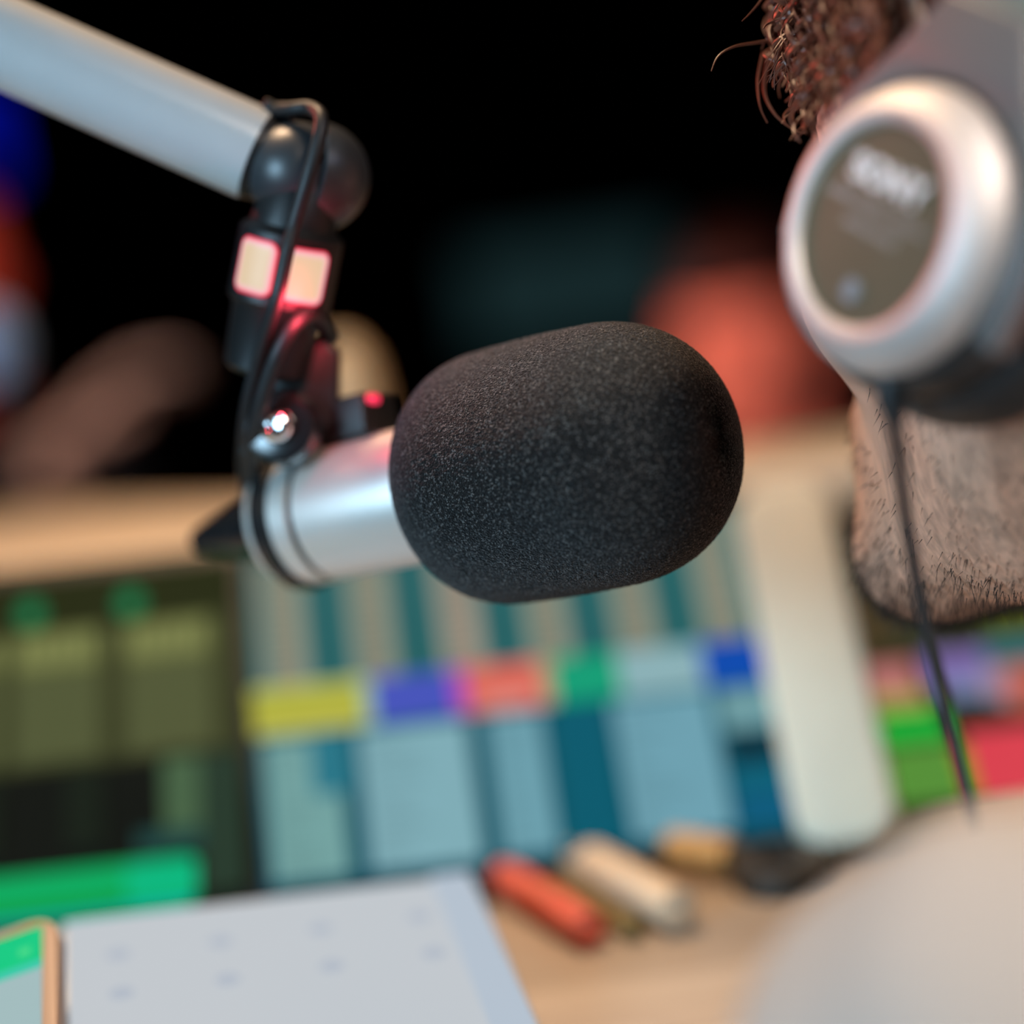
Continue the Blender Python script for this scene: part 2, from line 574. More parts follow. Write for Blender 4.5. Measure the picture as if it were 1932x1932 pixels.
# tablet and phone
def make_slab(name, label, cat, c, ux, uy, w_, h_, th, rad, mbody, rects, bez):
    n = ux.cross(uy).normalized()
    s = thing(name, label, cat, Vector((c.x, c.y, DZ)))
    link('body', extrude_poly(c - n * (th / 2 + 0.0003), ux, uy, n, rrect(w_, h_, rad), th, 0.0012), mbody, s)
    P0 = c - ux * (w_ / 2 - bez) - uy * (h_ / 2 - bez)
    display('display', P0, ux, uy, w_ - 2 * bez, h_ - 2 * bez, n, rects, s)
    # kickstand reaching the desk
    b = c - n * th + uy * (h_ * 0.10)
    ft = Vector((b.x, b.y, DZ)) - Vector((n.x, n.y, 0)).normalized() * 0.012
    link('kickstand', tube([b, ft + AZ * 0.003], 0.004, 10), M_black, s)
    return s


def plane_top(tl, tr, bl):
    ux = tr - tl
    w_ = ux.length
    ux = ux / w_
    uy = tl - bl
    uy = uy - ux * uy.dot(ux)
    h_ = uy.length
    uy = uy / h_
    return tl - uy * h_, ux, uy, ux.cross(uy).normalized(), w_, h_


P0, ux, uy, n, w_, h_ = plane_top(at(122, 1741, 0.775), at(884, 1652, 0.805), at(310, 2140, 0.645))
rt_ = [(0, 0, 1, 1, (197, 203, 209)), (0.0, 0.0, 1, 0.03, (180, 190, 200))]
for (u, v) in ((0.12, 0.80), (0.36, 0.80), (0.60, 0.80), (0.84, 0.80), (0.12, 0.60), (0.36, 0.60), (0.60, 0.60), (0.84, 0.60)):
    for k in range(5):
        a = 0.5 * math.pi * (k + 0.5) / 5
        rt_.append((u - 0.03 * math.cos(a), v - 0.03 * math.sin(a), u + 0.03 * math.cos(a), v + 0.03 * math.sin(a), (180, 189, 202)))
rt_.append((0.9, 0.0, 1.0, 1.0, (184, 197, 211)))
make_slab('tablet', 'tablet with a bright white page propped below the teal screen', 'tablet', P0 + ux * w_ / 2 + uy * h_ / 2, ux, uy, w_ + 0.004, h_ + 0.004, 0.007, 0.008,
          mat('pale_aluminium', (0.6, 0.63, 0.66), 0.4, 0.6), rt_, 0.002)

P0, ux, uy, n, w_, h_ = plane_top(at(-262, 1846, 0.722), at(108, 1716, 0.722), at(-90, 2360, 0.612))
rp = [(0, 0, 1, 1, (165, 192, 194)), (0, 0.86, 1, 1, (0, 206, 134)), (0.0, 0.83, 1.0, 0.865, (60, 205, 175)), (0.86, 0.90, 0.93, 0.93, (70, 222, 140)), (0, 0.2, 1, 0.5, (150, 180, 184))]
make_slab('smartphone', 'phone with a copper rim and a green topped screen', 'phone', P0 + ux * w_ / 2 + uy * h_ / 2, ux, uy, w_, h_, 0.008, 0.011,
          mat('copper_rim', (0.24, 0.16, 0.11), 0.45, 0.1), rp, 0.0052)


# pens and small things on the desk
def on_desk(px, py, z=DZ):
    r = at(px, py, 1.0) - CAM
    return CAM + r * ((z - CAM.z) / r.z)


def pen(name, label, a, b, r, m, mcap, cat='marker'):
    a, b = on_desk(*a) + AZ * r, on_desk(*b) + AZ * r
    s = thing(name, label, cat, Vector(((a.x + b.x) / 2, (a.y + b.y) / 2, DZ)))
    ax = (b - a)
    L = ax.length
    link('barrel', lathe(a, ax, [(0, r * 0.8), (0.002, r), (L * 0.68, r), (L * 0.69, r * 0.9)], 24), m, s)
    link('cap', lathe(a + ax * 0.695, ax, [(0, r * 0.98), (L * 0.02, r * 1.0), (L * 0.29, r * 0.9), (L * 0.3, r * 0.6)], 24), mcap, s)


M_red = mat('red_plastic', (0.70, 0.12, 0.07), 0.5)
pen('marker_pen', 'thick coral red marker lying beside the white tablet', (925, 1668), (1120, 1792), 0.0075, M_red, M_red)
M_olive = mat('olive_plastic', (0.20, 0.15, 0.05), 0.5)
pen('marker_pen', 'olive marker lying between the coral marker and the beige one', (1015, 1660), (1205, 1778), 0.0045, M_olive, M_olive)
M_tan = mat('beige_plastic', (0.66, 0.50, 0.34), 0.5)
pen('marker_pen', 'thick beige marker lying right of the olive one', (1085, 1650), (1290, 1762), 0.009, M_tan, M_tan)
M_amber = mat('amber_plastic', (0.50, 0.26, 0.08), 0.5)
pen('marker_pen', 'short amber marker lying under the right end of the teal screen', (1270, 1640), (1390, 1660), 0.0085, M_amber, M_amber)
p = on_desk(1480, 1668)
o = link('adhesive_tape', lathe(p, AZ, [(0, 0.010), (0, 0.019), (0.001, 0.020), (0.011, 0.020), (0.012, 0.019), (0.012, 0.010), (0.0, 0.010)], 40), mat('dark_brown', (0.03, 0.02, 0.012), 0.5))
solo(o, 'small dark brown tape roll lying in front of the cream panel', 'tape')

# ------------------------------------------------------------------ boom arm
AD = 0.70
arm_l = at(492 - 0.913 * 2600, 296 - 0.407 * 2600, AD)
arm_r = at(500, 299, AD)
s = thing('microphone_boom_arm', 'white tubular boom arm with a black knuckle and red lit signal lamp', 'microphone arm', arm_r)
ax = arm_r - arm_l
L = ax.length
link('arm_tube', lathe(arm_l, ax, [(0, 0.0130), (0.002, 0.0152), (L - 0.004, 0.0152), (L - 0.001, 0.0142), (L, 0.012)], 64), M_white, s)
# knuckle: two domed halves on one hinge axis
kc = at(578, 330, AD - 0.002)
hx = cv(0.90, -0.16, 0.40).normalized()


def dome(r, depth, flip):
    prof = []
    for k in range(13):
        a = math.pi / 2 * k / 12
        prof.append((0.003 + depth * math.sin(a), max(r * math.cos(a), 0.0003)))
    prof = [(0.0005, r * 0.9), (0.001, r)] + prof
    return lathe(kc, hx * flip, prof, 48)


link('knuckle', dome(0.0165, 0.017, -1), mat('black_knuckle', (0.030, 0.034, 0.038), 0.38), s)
link('knuckle', dome(0.0180, 0.018, 1), MATS['black_knuckle'], s)
link('hinge_pin', lathe(kc - hx * 0.003, hx, [(0, 0.010), (0.006, 0.010)], 32), M_black, s)
# arm socket
link('arm_collar', lathe(arm_r - ax.normalized() * 0.004, ax, [(0, 0.0150), (0.006, 0.0140), (0.014, 0.010)], 48), M_black, s)
# elbow, upright post and desk clamp at the far end of the arm
link('elbow', lathe(arm_l - AY * 0.022, AY, [(0, 0.016), (0.003, 0.019), (0.041, 0.019), (0.044, 0.016)], 40), M_black, s)
pf = Vector((arm_l.x - 0.03, arm_l.y + 0.03, DZ))
link('post', tube([arm_l - AZ * 0.012, pf + AZ * 0.02], 0.0152, 40), M_white, s)
link('desk_mount', lathe(pf, AZ, [(0, 0.045), (0.006, 0.045), (0.010, 0.028), (0.034, 0.024), (0.036, 0.018)], 40), M_black, s)
# stem and lamp
sup = cv(0.21, 0.955, -0.21).normalized()          # up along the stem
lc = at(539, 504, AD)
RL = 0.0178
side = (sup.cross(-fw)).normalized() * 1.0
side = side if side.dot(rt) > 0 else -side
front = side.cross(sup).normalized()
front = front if front.dot(-fw) > 0 else -front


def ring_pt(phi, h, r):
    return lc + sup * h + side * (r * math.sin(phi)) + front * (r * math.cos(phi))


link('stem', lathe(lc - sup * 0.036, sup, [(0, 0.0115), (0.002, 0.0140), (0.022, 0.0150), (0.0245, 0.0170), (0.0475, 0.0170), (0.050, 0.0142), (0.062, 0.0125), (0.068, 0.008)], 48), M_black, s)
lampm = bpy.data.materials.new('red_signal_lamp')
lampm.use_nodes = True
nt = lampm.node_tree
b = nt.nodes['Principled BSDF']
b.inputs['Base Color'].default_value = (0.02, 0.005, 0.005, 1)
aa = nt.nodes.new('ShaderNodeAttribute')
aa.attribute_name = 'glow'
cr = nt.nodes.new('ShaderNodeValToRGB')
e = cr.color_ramp.elements
e[0].position, e[0].color = 0.0, (0.80, 0.010, 0.05, 1)
e[1].position, e[1].color = 1.0, srgb(224, 198, 162)
q = e.new(0.10); q.color = (0.90, 0.05, 0.10, 1)
q = e.new(0.24); q.color = srgb(246, 178, 188)
q = e.new(0.42); q.color = srgb(238, 196, 186)
q = e.new(0.62); q.color = srgb(224, 198, 162)
nt.links.new(aa.outputs['Fac'], cr.inputs['Fac'])
nt.links.new(cr.outputs['Color'], b.inputs['Emission Color'])
b.inputs['Emission Strength'].default_value = 1.0


def pane(ph0, ph1, h0, h1):
    n = 28
    verts, faces, val = [], [], []
    hw, hh_ = (ph1 - ph0) / 2 * RL, (h1 - h0) / 2
    rc_ = 0.0036
    for j in range(n + 1):
        for i in range(n + 1):
            sx, sy = 2 * i / n - 1, 2 * j / n - 1
            # map square grid to rounded rectangle
            x, y = sx * hw, sy * hh_
            ex, ey = abs(x) - (hw - rc_), abs(y) - (hh_ - rc_)
            if ex > 0 and ey > 0:
                l = math.hypot(ex, ey)
                mxe = max(ex, ey)
                if l > 0:
                    f = mxe / l
                    x = math.copysign((hw - rc_) + ex * f, x)
                    y = math.copysign((hh_ - rc_) + ey * f, y)
            phi = (ph0 + ph1) / 2 + x / RL
            rr_ = RL + 0.0006 * (1 - max(abs(sx), abs(sy)) ** 6)
            verts.append(ring_pt(phi, (h0 + h1) / 2 + y, rr_))
            ex, ey = max(abs(x) - (hw - rc_), 0), max(abs(y) - (hh_ - rc_), 0)
            dist = rc_ - math.hypot(ex, ey) if (ex > 0 or ey > 0) else min(hw - abs(x), hh_ - abs(y))
            dist = max(dist, 0)
            val.append(min(dist / 0.0052, 1.0))
    m = n + 1
    for j in range(n):
        for i in range(n):
            faces.append((j * m + i, j * m + i + 1, (j + 1) * m + i + 1, (j + 1) * m + i))
    me = pydata(verts, faces)
    a = me.attributes.new('glow', 'FLOAT', 'POINT')
    a.data.foreach_set('value', val)
    return me


link('signal_lamp', pane(R(-51), R(-2), -0.0092, 0.0092), lampm, s, label='left glowing pane')
link('signal_lamp', pane(R(5), R(56), -0.0092, 0.0092), lampm, s, label='right glowing pane')
pl = bpy.data.lights.new('signal_glow', 'POINT')
pl.energy, pl.color, pl.shadow_soft_size = 0.085, (1.0, 0.06, 0.10), 0.006
po = bpy.data.objects.new('signal_glow', pl)
COL.objects.link(po)
po.location = lc + front * 0.026 + side * 0.012 - sup * 0.009
# cable clip on the arm
link('cable_clip', rbox(at(525, 209, AD - 0.003), cv(0.91, -0.4, 0), cv(0.4, 0.91, 0), -fw, 0.010, 0.004, 0.008, 0.0012), M_black, s)

# ------------------------------------------------------------------ microphone
TH = R(34)
ma = cv(math.cos(TH) * 0.980, math.cos(TH) * 0.195, -math.sin(TH)).normalized()
mc = at(1083, 872, 0.67)
mup = (up - ma * up.dot(ma)).normalized()
mside = ma.cross(mup).normalized()
if mside.dot(fw) > 0:
    mside = -mside
s = thing('microphone', 'silver studio microphone with a black foam windscreen hanging from the boom arm', 'microphone', mc - mup * 0.0)
# foam windscreen
NR, NT = 460, 300
FB, FF, RF = -0.056, 0.053, 0.0415
prof = []
corner, capl = 0.026, 0.040
for k in range(20):
    prof.append((FB, 0.018 + (RF - corner - 0.0185) * k / 19))
for k in range(1, 70):
    a = math.pi / 2 * k / 69
    prof.append((FB + corner * 1.15 * (1 - math.cos(a)), RF - 0.0005 - corner + corner * math.sin(a)))
for k in range(1, 60):
    f = k / 60
    prof.append((FB + corner * 1.15 + (FF - capl - FB - corner * 1.15) * f, RF - 0.0005 + 0.0005 * math.sin(f * math.pi)))
for k in range(110):
    a = math.pi / 2 * k / 110
    prof.append((FF - capl + capl * math.sin(a) ** 1.0, (RF - 0.0005) * math.cos(a) ** 0.80))
prof.append((FF, 0.0004))
verts, faces = lathe_data(mc, ma, prof, NR)
va = np.array([tuple(v) for v in verts])
axn, mcn = np.array(ma), np.array(mc)
rel = va - mcn
tt = rel @ axn
rad_v = rel - np.outer(tt, axn)
rl_ = np.linalg.norm(rad_v, axis=1)
nn = rad_v / np.maximum(rl_[:, None], 1e-6)
wt = np.clip(rl_ / RF, 0, 1)
nd = nn * wt[:, None] + np.outer((1 - wt) * np.sign(tt), axn)
va = va + nd * (rng.normal(0, 0.00011, len(va)))[:, None]
link('foam_windscreen', pydata(va, faces), M_foam, s)
RB = 0.0229
link('body', lathe(mc, ma, [(-0.110, RB * 0.93), (-0.1088, RB), (-0.1010, RB), (-0.1005, RB - 0.0018), (-0.0985, RB - 0.0018), (-0.0980, RB), (-0.050, RB), (-0.046, RB - 0.001), (-0.045, 0.012)], 96), M_silver, s)
link('groove_ring', lathe(mc, ma, [(-0.1004, RB - 0.0019), (-0.1002, RB - 0.0008), (-0.0988, RB - 0.0008), (-0.0986, RB - 0.0019)], 96), M_black, s, label='black groove line')
link('body_ring', lathe(mc, ma, [(-0.1158, RB * 0.80), (-0.1155, RB * 0.90), (-0.1100, RB * 0.90), (-0.1098, RB * 0.8)], 64), M_gloss, s, label='black gap ring')
link('body_ring', lathe(mc, ma, [(-0.1215, RB * 0.78), (-0.1205, RB * 0.93), (-0.1162, RB * 0.96), (-0.1156, RB * 0.85)], 64), M_silver, s, label='narrow silver ring')
link('rear_cap', lathe(mc, ma, [(-0.162, 0.003), (-0.1615, 0.0045), (-0.156, 0.0062), (-0.146, 0.0088), (-0.136, 0.0110), (-0.127, 0.0126), (-0.1213, 0.0150), (-0.121, 0.0130)], 64), M_gloss, s)
# LED box riding on the body
bc = mc + ma * (-0.0880) + mup * (RB + 0.0062)
bs = rbox(bc - mside * -0.002, ma, mup, mside, 0.033, 0.014, 0.019, 0.0012)
link('light_box', bs, M_black, s)
ledp = bc + ma * 0.0165 + mup * 0.0048 + mside * 0.0035
link('indicator_light', lathe(ledp, mside, [(0, 0.0016), (0.004, 0.0016), (0.0050, 0.0012), (0.0055, 0.0003)], 24),
     mat('red_indicator', (0.4, 0.01, 0.02), 0.3, emit=(1.0, 0.04, 0.12, 1), estr=1.1), s)
link('box_foot', rbox(bc - mup * 0.0075 - ma * 0.001, ma, mup, mside, 0.036, 0.004, 0.014, 0.001), M_rubber, s)
# yoke: fork plate, boss and screw
yt, yb = at(575, 640, 0.712), at(528, 872, 0.716)
yu = (yt - yb).normalized()
yn = ((-fw) - yu * (-fw).dot(yu)).normalized()
yx = yu.cross(yn)
hl = (yt - yb).length
outline = [(-0.0135, -hl * 0.5), (0.0110, -hl * 0.5), (0.0125, -hl * 0.18), (0.0165, -hl * 0.05), (0.0125, hl * 0.46), (0.0075, hl * 0.52), (-0.0045, hl * 0.52), (-0.0105, hl * 0.2), (-0.0135, -hl * 0.1)]
link('yoke', extrude_poly((yt + yb) / 2, yx, yu, yn, outline, 0.007, 0.0015), mat('dark_yoke', (0.016, 0.020, 0.021), 0.45), s)
sc_ = at(530, 806, 0.703)
sd = cv(-0.18, 0.05, -1).normalized()
link('screw_boss', lathe(sc_ - sd * 0.006, sd, [(0, 0.0130), (0.006, 0.0128), (0.0085, 0.0115), (0.0095, 0.0085)], 48), M_gloss, s)
link('clamp_screw', lathe(sc_ + sd * 0.0030, sd, [(0, 0.0058), (0.0035, 0.0056), (0.0052, 0.0042), (0.0058, 0.0026), (0.0050, 0.0022), (0.0048, 0.0004)], 32), M_chrome, s)
link('clamp_ring', lathe(mc, ma, [(-0.1160, RB * 0.92), (-0.1155, RB * 1.06), (-0.1140, RB * 1.08), (-0.1112, RB * 1.07), (-0.1105, RB * 0.92)], 64), M_gloss, s)

# ------------------------------------------------------------------ cables on the arm
pts = [at(484, 250, 0.706), at(512, 212, 0.696), at(550, 206, 0.688), at(585, 204, 0.684), at(606, 222, 0.677), at(600, 268, 0.674), at(580, 340, 0.674), at(556, 420, 0.677), at(542, 475, 0.676),
       at(523, 562, 0.677), at(498, 640, 0.686), at(484, 690, 0.692), at(468, 760, 0.700), at(461, 830, 0.712), at(462, 900, 0.735), at(470, 960, 0.76), at(455, 1010, 0.775)]
ptsA = catmull(pts, 10)
o = link('microphone_cable', tube(ptsA, 0.0023, 14), M_rubber)
solo(o, 'black cable looping over the knuckle and running down past the lamp', 'cable')
ptsB = catmull([at(625, 640, 0.715), at(607, 606, 0.700), at(585, 594, 0.690), at(556, 614, 0.684), at(528, 660, 0.684), at(508, 710, 0.688), at(490, 770, 0.694), at(478, 830, 0.704), at(476, 900, 0.724), at(486, 965, 0.75)], 10)
o = link('lamp_cable', tube(ptsB, 0.0027, 14), M_rubber)
solo(o, 'short black cable curving out under the red lamp, its top lit red', 'cable')


# ------------------------------------------------------------------ people: signed distance bodies
def sd_cap(P, a, b, ra, rb):
    a, b = np.asarray(a, np.float32), np.asarray(b, np.float32)
    ab = b - a
    h = np.clip(((P - a) @ ab) / max(float(ab @ ab), 1e-9), 0, 1)
    return np.linalg.norm(P - a - h[:, None] * ab, axis=1) - (ra + (rb - ra) * h)


def sd_ell(P, c, r):
    q = (P - np.asarray(c, np.float32)) / np.asarray(r, np.float32)
    k0 = np.linalg.norm(q, axis=1)
    k1 = np.linalg.norm(q / np.asarray(r, np.float32), axis=1)
    return k0 * (k0 - 1) / np.maximum(k1, 1e-6)


def smin(a, b, k):
    h = np.clip(0.5 + 0.5 * (b - a) / k, 0, 1)
    return b + (a - b) * h - k * h * (1 - h)


def smax(a, b, k):
    return -smin(-a, -b, k)


def surface_nets(f, lo, hi, h, newton=3):
    lo, hi = np.asarray(lo, float), np.asarray(hi, float)
    n = np.ceil((hi - lo) / h).astype(int) + 1
    # coarse sieve: evaluate everything on a 4x coarser lattice, refine near the skin
    xs, ys, zs = [lo[i] + h * np.arange(n[i]) for i in range(3)]
    V = np.full(tuple(n), 1.0, np.float32)
    B = 8
    cs = []
    for i in range(0, n[0], B):
        for j in range(0, n[1], B):
            for k in range(0, n[2], B):
                cs.append((i, j, k))
    cs = np.array(cs)
    cen = (lo + h * (cs + B / 2)).astype(np.float32)
    fv = f(cen)
    rad = h * B * 0.9 + 0.02
    for (i, j, k), v in zip(cs, fv):
        i2, j2, k2 = min(i + B, n[0]), min(j + B, n[1]), min(k + B, n[2])
        if abs(v) > rad + 0.01:
            V[i:i2, j:j2, k:k2] = v
            continue
        g = np.stack(np.meshgrid(xs[i:i2], ys[j:j2], zs[k:k2], indexing='ij'), -1).reshape(-1, 3).astype(np.float32)
        V[i:i2, j:j2, k:k2] = f(g).reshape(i2 - i, j2 - j, k2 - k)
    S = V < 0
    c = [S[a:n[0] - 1 + a, b_:n[1] - 1 + b_, d:n[2] - 1 + d] for a in (0, 1) for b_ in (0, 1) for d in (0, 1)]
    cnt = sum(x.astype(int) for x in c)
    act = (cnt > 0) & (cnt < 8)
    idx = -np.ones(act.shape, int)
    ii = np.argwhere(act)
    idx[act] = np.arange(len(ii))
    acc = np.zeros((len(ii), 3))
    num = np.zeros(len(ii))
    corners = [(a, b_, d) for a in (0, 1) for b_ in (0, 1) for d in (0, 1)]
    for ca in corners:
        for ax_ in range(3):
            if ca[ax_] == 1:
                continue
            cb = list(ca)
            cb[ax_] = 1
            va_ = V[ii[:, 0] + ca[0], ii[:, 1] + ca[1], ii[:, 2] + ca[2]]
            vb_ = V[ii[:, 0] + cb[0], ii[:, 1] + cb[1], ii[:, 2] + cb[2]]
            m = (va_ < 0) != (vb_ < 0)
            t_ = np.where(m, va_ / np.where(m, va_ - vb_, 1), 0)
            p_ = np.array(ca, float) + 0 * acc
            p_[:, ax_] += t_
            acc += p_ * m[:, None]
            num += m
    vv = lo + h * (ii + acc / np.maximum(num, 1)[:, None])
    faces = []
    for ax_ in range(3):
        o1, o2 = [(1, 2), (2, 0), (0, 1)][ax_]
        sl0 = [slice(None)] * 3
        sl1 = [slice(None)] * 3
        sl0[ax_] = slice(0, n[ax_] - 1)
        sl1[ax_] = slice(1, n[ax_])
        ch = S[tuple(sl0)] != S[tuple(sl1)]
        e_ = np.argwhere(ch)
        e_ = e_[(e_[:, o1] > 0) & (e_[:, o2] > 0) & (e_[:, o1] < n[o1] - 1) & (e_[:, o2] < n[o2] - 1)]
        d1 = np.zeros(3, int); d1[o1] = 1
        d2 = np.zeros(3, int); d2[o2] = 1
        g = lambda q: idx[q[:, 0], q[:, 1], q[:, 2]]
        quad = np.stack([g(e_ - d1 - d2), g(e_ - d2), g(e_), g(e_ - d1)], 1)
        fl = S[e_[:, 0], e_[:, 1], e_[:, 2]]
        quad[~fl] = quad[~fl][:, ::-1]
        faces.append(quad)
    F = np.concatenate(faces)
    for _ in range(newton):
        p32 = vv.astype(np.float32)
        e_ = 0.0008
        f0 = f(p32)
        gr = np.stack([(f(p32 + np.eye(3, dtype=np.float32)[i] * e_) - f0) / e_ for i in range(3)], 1)
        gl = np.linalg.norm(gr, axis=1, keepdims=True)
        st = f0[:, None] * gr / np.maximum(gl, 0.3) ** 2
        ln = np.linalg.norm(st, axis=1, keepdims=True)
        vv = vv - st * np.minimum(1, h * 0.6 / np.maximum(ln, 1e-9)) * 0.8
    return vv, F


def mesh_np(vv, F):
    me = bpy.data.meshes.new('skin')
    me.from_pydata(vv.tolist(), [], F.tolist())
    me.update()
    return me


def head_sdf(Q):
    """Q in head coordinates: x left, y backward, z up, origin between the ears"""
    A = Q.copy()
    A[:, 0] = np.abs(A[:, 0])
    d = sd_ell(A, (0, 0.006, 0.048), (0.077, 0.098, 0.086))
    d = smin(d, sd_ell(A, (0, -0.034, -0.024), (0.064, 0.060, 0.082)), 0.02)
    d = smin(d, sd_cap(A, (0.050, 0.004, -0.042), (0.020, -0.072, -0.098), 0.020, 0.020), 0.025)
    d = smin(d, sd_ell(A, (0, -0.076, -0.100), (0.030, 0.024, 0.021)), 0.018)
    d = smin(d, sd_ell(A, (0, -0.068, -0.066), (0.036, 0.036, 0.034)), 0.015)
    d = smin(d, sd_ell(A, (0.043, -0.058, -0.018), (0.026, 0.028, 0.022)), 0.02)
    d = smin(d, sd_ell(A, (0, -0.02, -0.085), (0.045, 0.062, 0.024)), 0.02)
    d = smin(d, sd_cap(A, (0.0, -0.091, 0.028), (0.040, -0.074, 0.030), 0.012, 0.010), 0.012)
    d = smax(d, -sd_ell(A, (0.032, -0.100, 0.008), (0.018, 0.016, 0.012)), 0.012)
    d = smin(d, sd_ell(A, (0.032, -0.081, 0.008), (0.014, 0.011, 0.010)), 0.004)
    d = smin(d, sd_cap(A, (0, -0.092, 0.016), (0, -0.112, -0.026), 0.007, 0.0125), 0.010)
    d = smin(d, sd_ell(A, (0.012, -0.100, -0.031), (0.009, 0.011, 0.008)), 0.006)
    d = smin(d, sd_cap(A, (0, -0.103, -0.056), (0.021, -0.093, -0.060), 0.006, 0.003), 0.005)
    d = smin(d, sd_cap(A, (0, -0.101, -0.071), (0.018, -0.093, -0.066), 0.007, 0.003), 0.005)
    ear = sd_ell(A, (0.080, 0.012, 0.004), (0.010, 0.021, 0.033))
    ear = smax(ear, -sd_ell(A, (0.090, 0.010, 0.008), (0.008, 0.012, 0.020)), 0.005)
    d = smin(d, ear, 0.008)
    return d


def make_hand(prims, wrist, palm_dir, thumb_side, curl_n, k=1.0, curl=0.5):
    """palm and five curled fingers as capsules; palm_dir along the hand, curl_n the way the fingers bend"""
    p = Vector(palm_dir).normalized()
    s_ = (Vector(thumb_side) - p * Vector(thumb_side).dot(p)).normalized()
    c_ = (Vector(curl_n) - p * Vector(curl_n).dot(p)).normalized()
    wr = Vector(wrist)
    for off in (0.026, 0.009, -0.009, -0.025):
        prims.append((wr + s_ * off * 0.6, wr + p * 0.080 * k + s_ * off, 0.013, 0.011, 0.012))
    for off, ln in ((0.029, 0.070), (0.010, 0.080), (-0.010, 0.074), (-0.028, 0.058)):
        q = wr + p * 0.082 * k + s_ * off
        a = 0.0
        for i, (f, r0, r1) in enumerate(((0.45, 0.0095, 0.0085), (0.30, 0.0085, 0.0078), (0.25, 0.0078, 0.0065))):
            a += curl * (0.6 + 0.3 * i)
            q2 = q + (p * math.cos(a) + c_ * math.sin(a) + s_ * (off * 2.0)).normalized() * ln * f
            prims.append((q, q2, r0, r1, 0.004))
            q = q2
    q = wr + p * 0.022 + s_ * 0.022
    for i, (ln, r0, r1) in enumerate(((0.040, 0.015, 0.011), (0.030, 0.011, 0.0095), (0.024, 0.0095, 0.0075))):
        q2 = q + (p * (0.55 + 0.25 * i) + s_ * (0.75 - 0.25 * i) + c_ * 0.35).normalized() * ln
        prims.append((q, q2, r0, r1, 0.006))
        q = q2


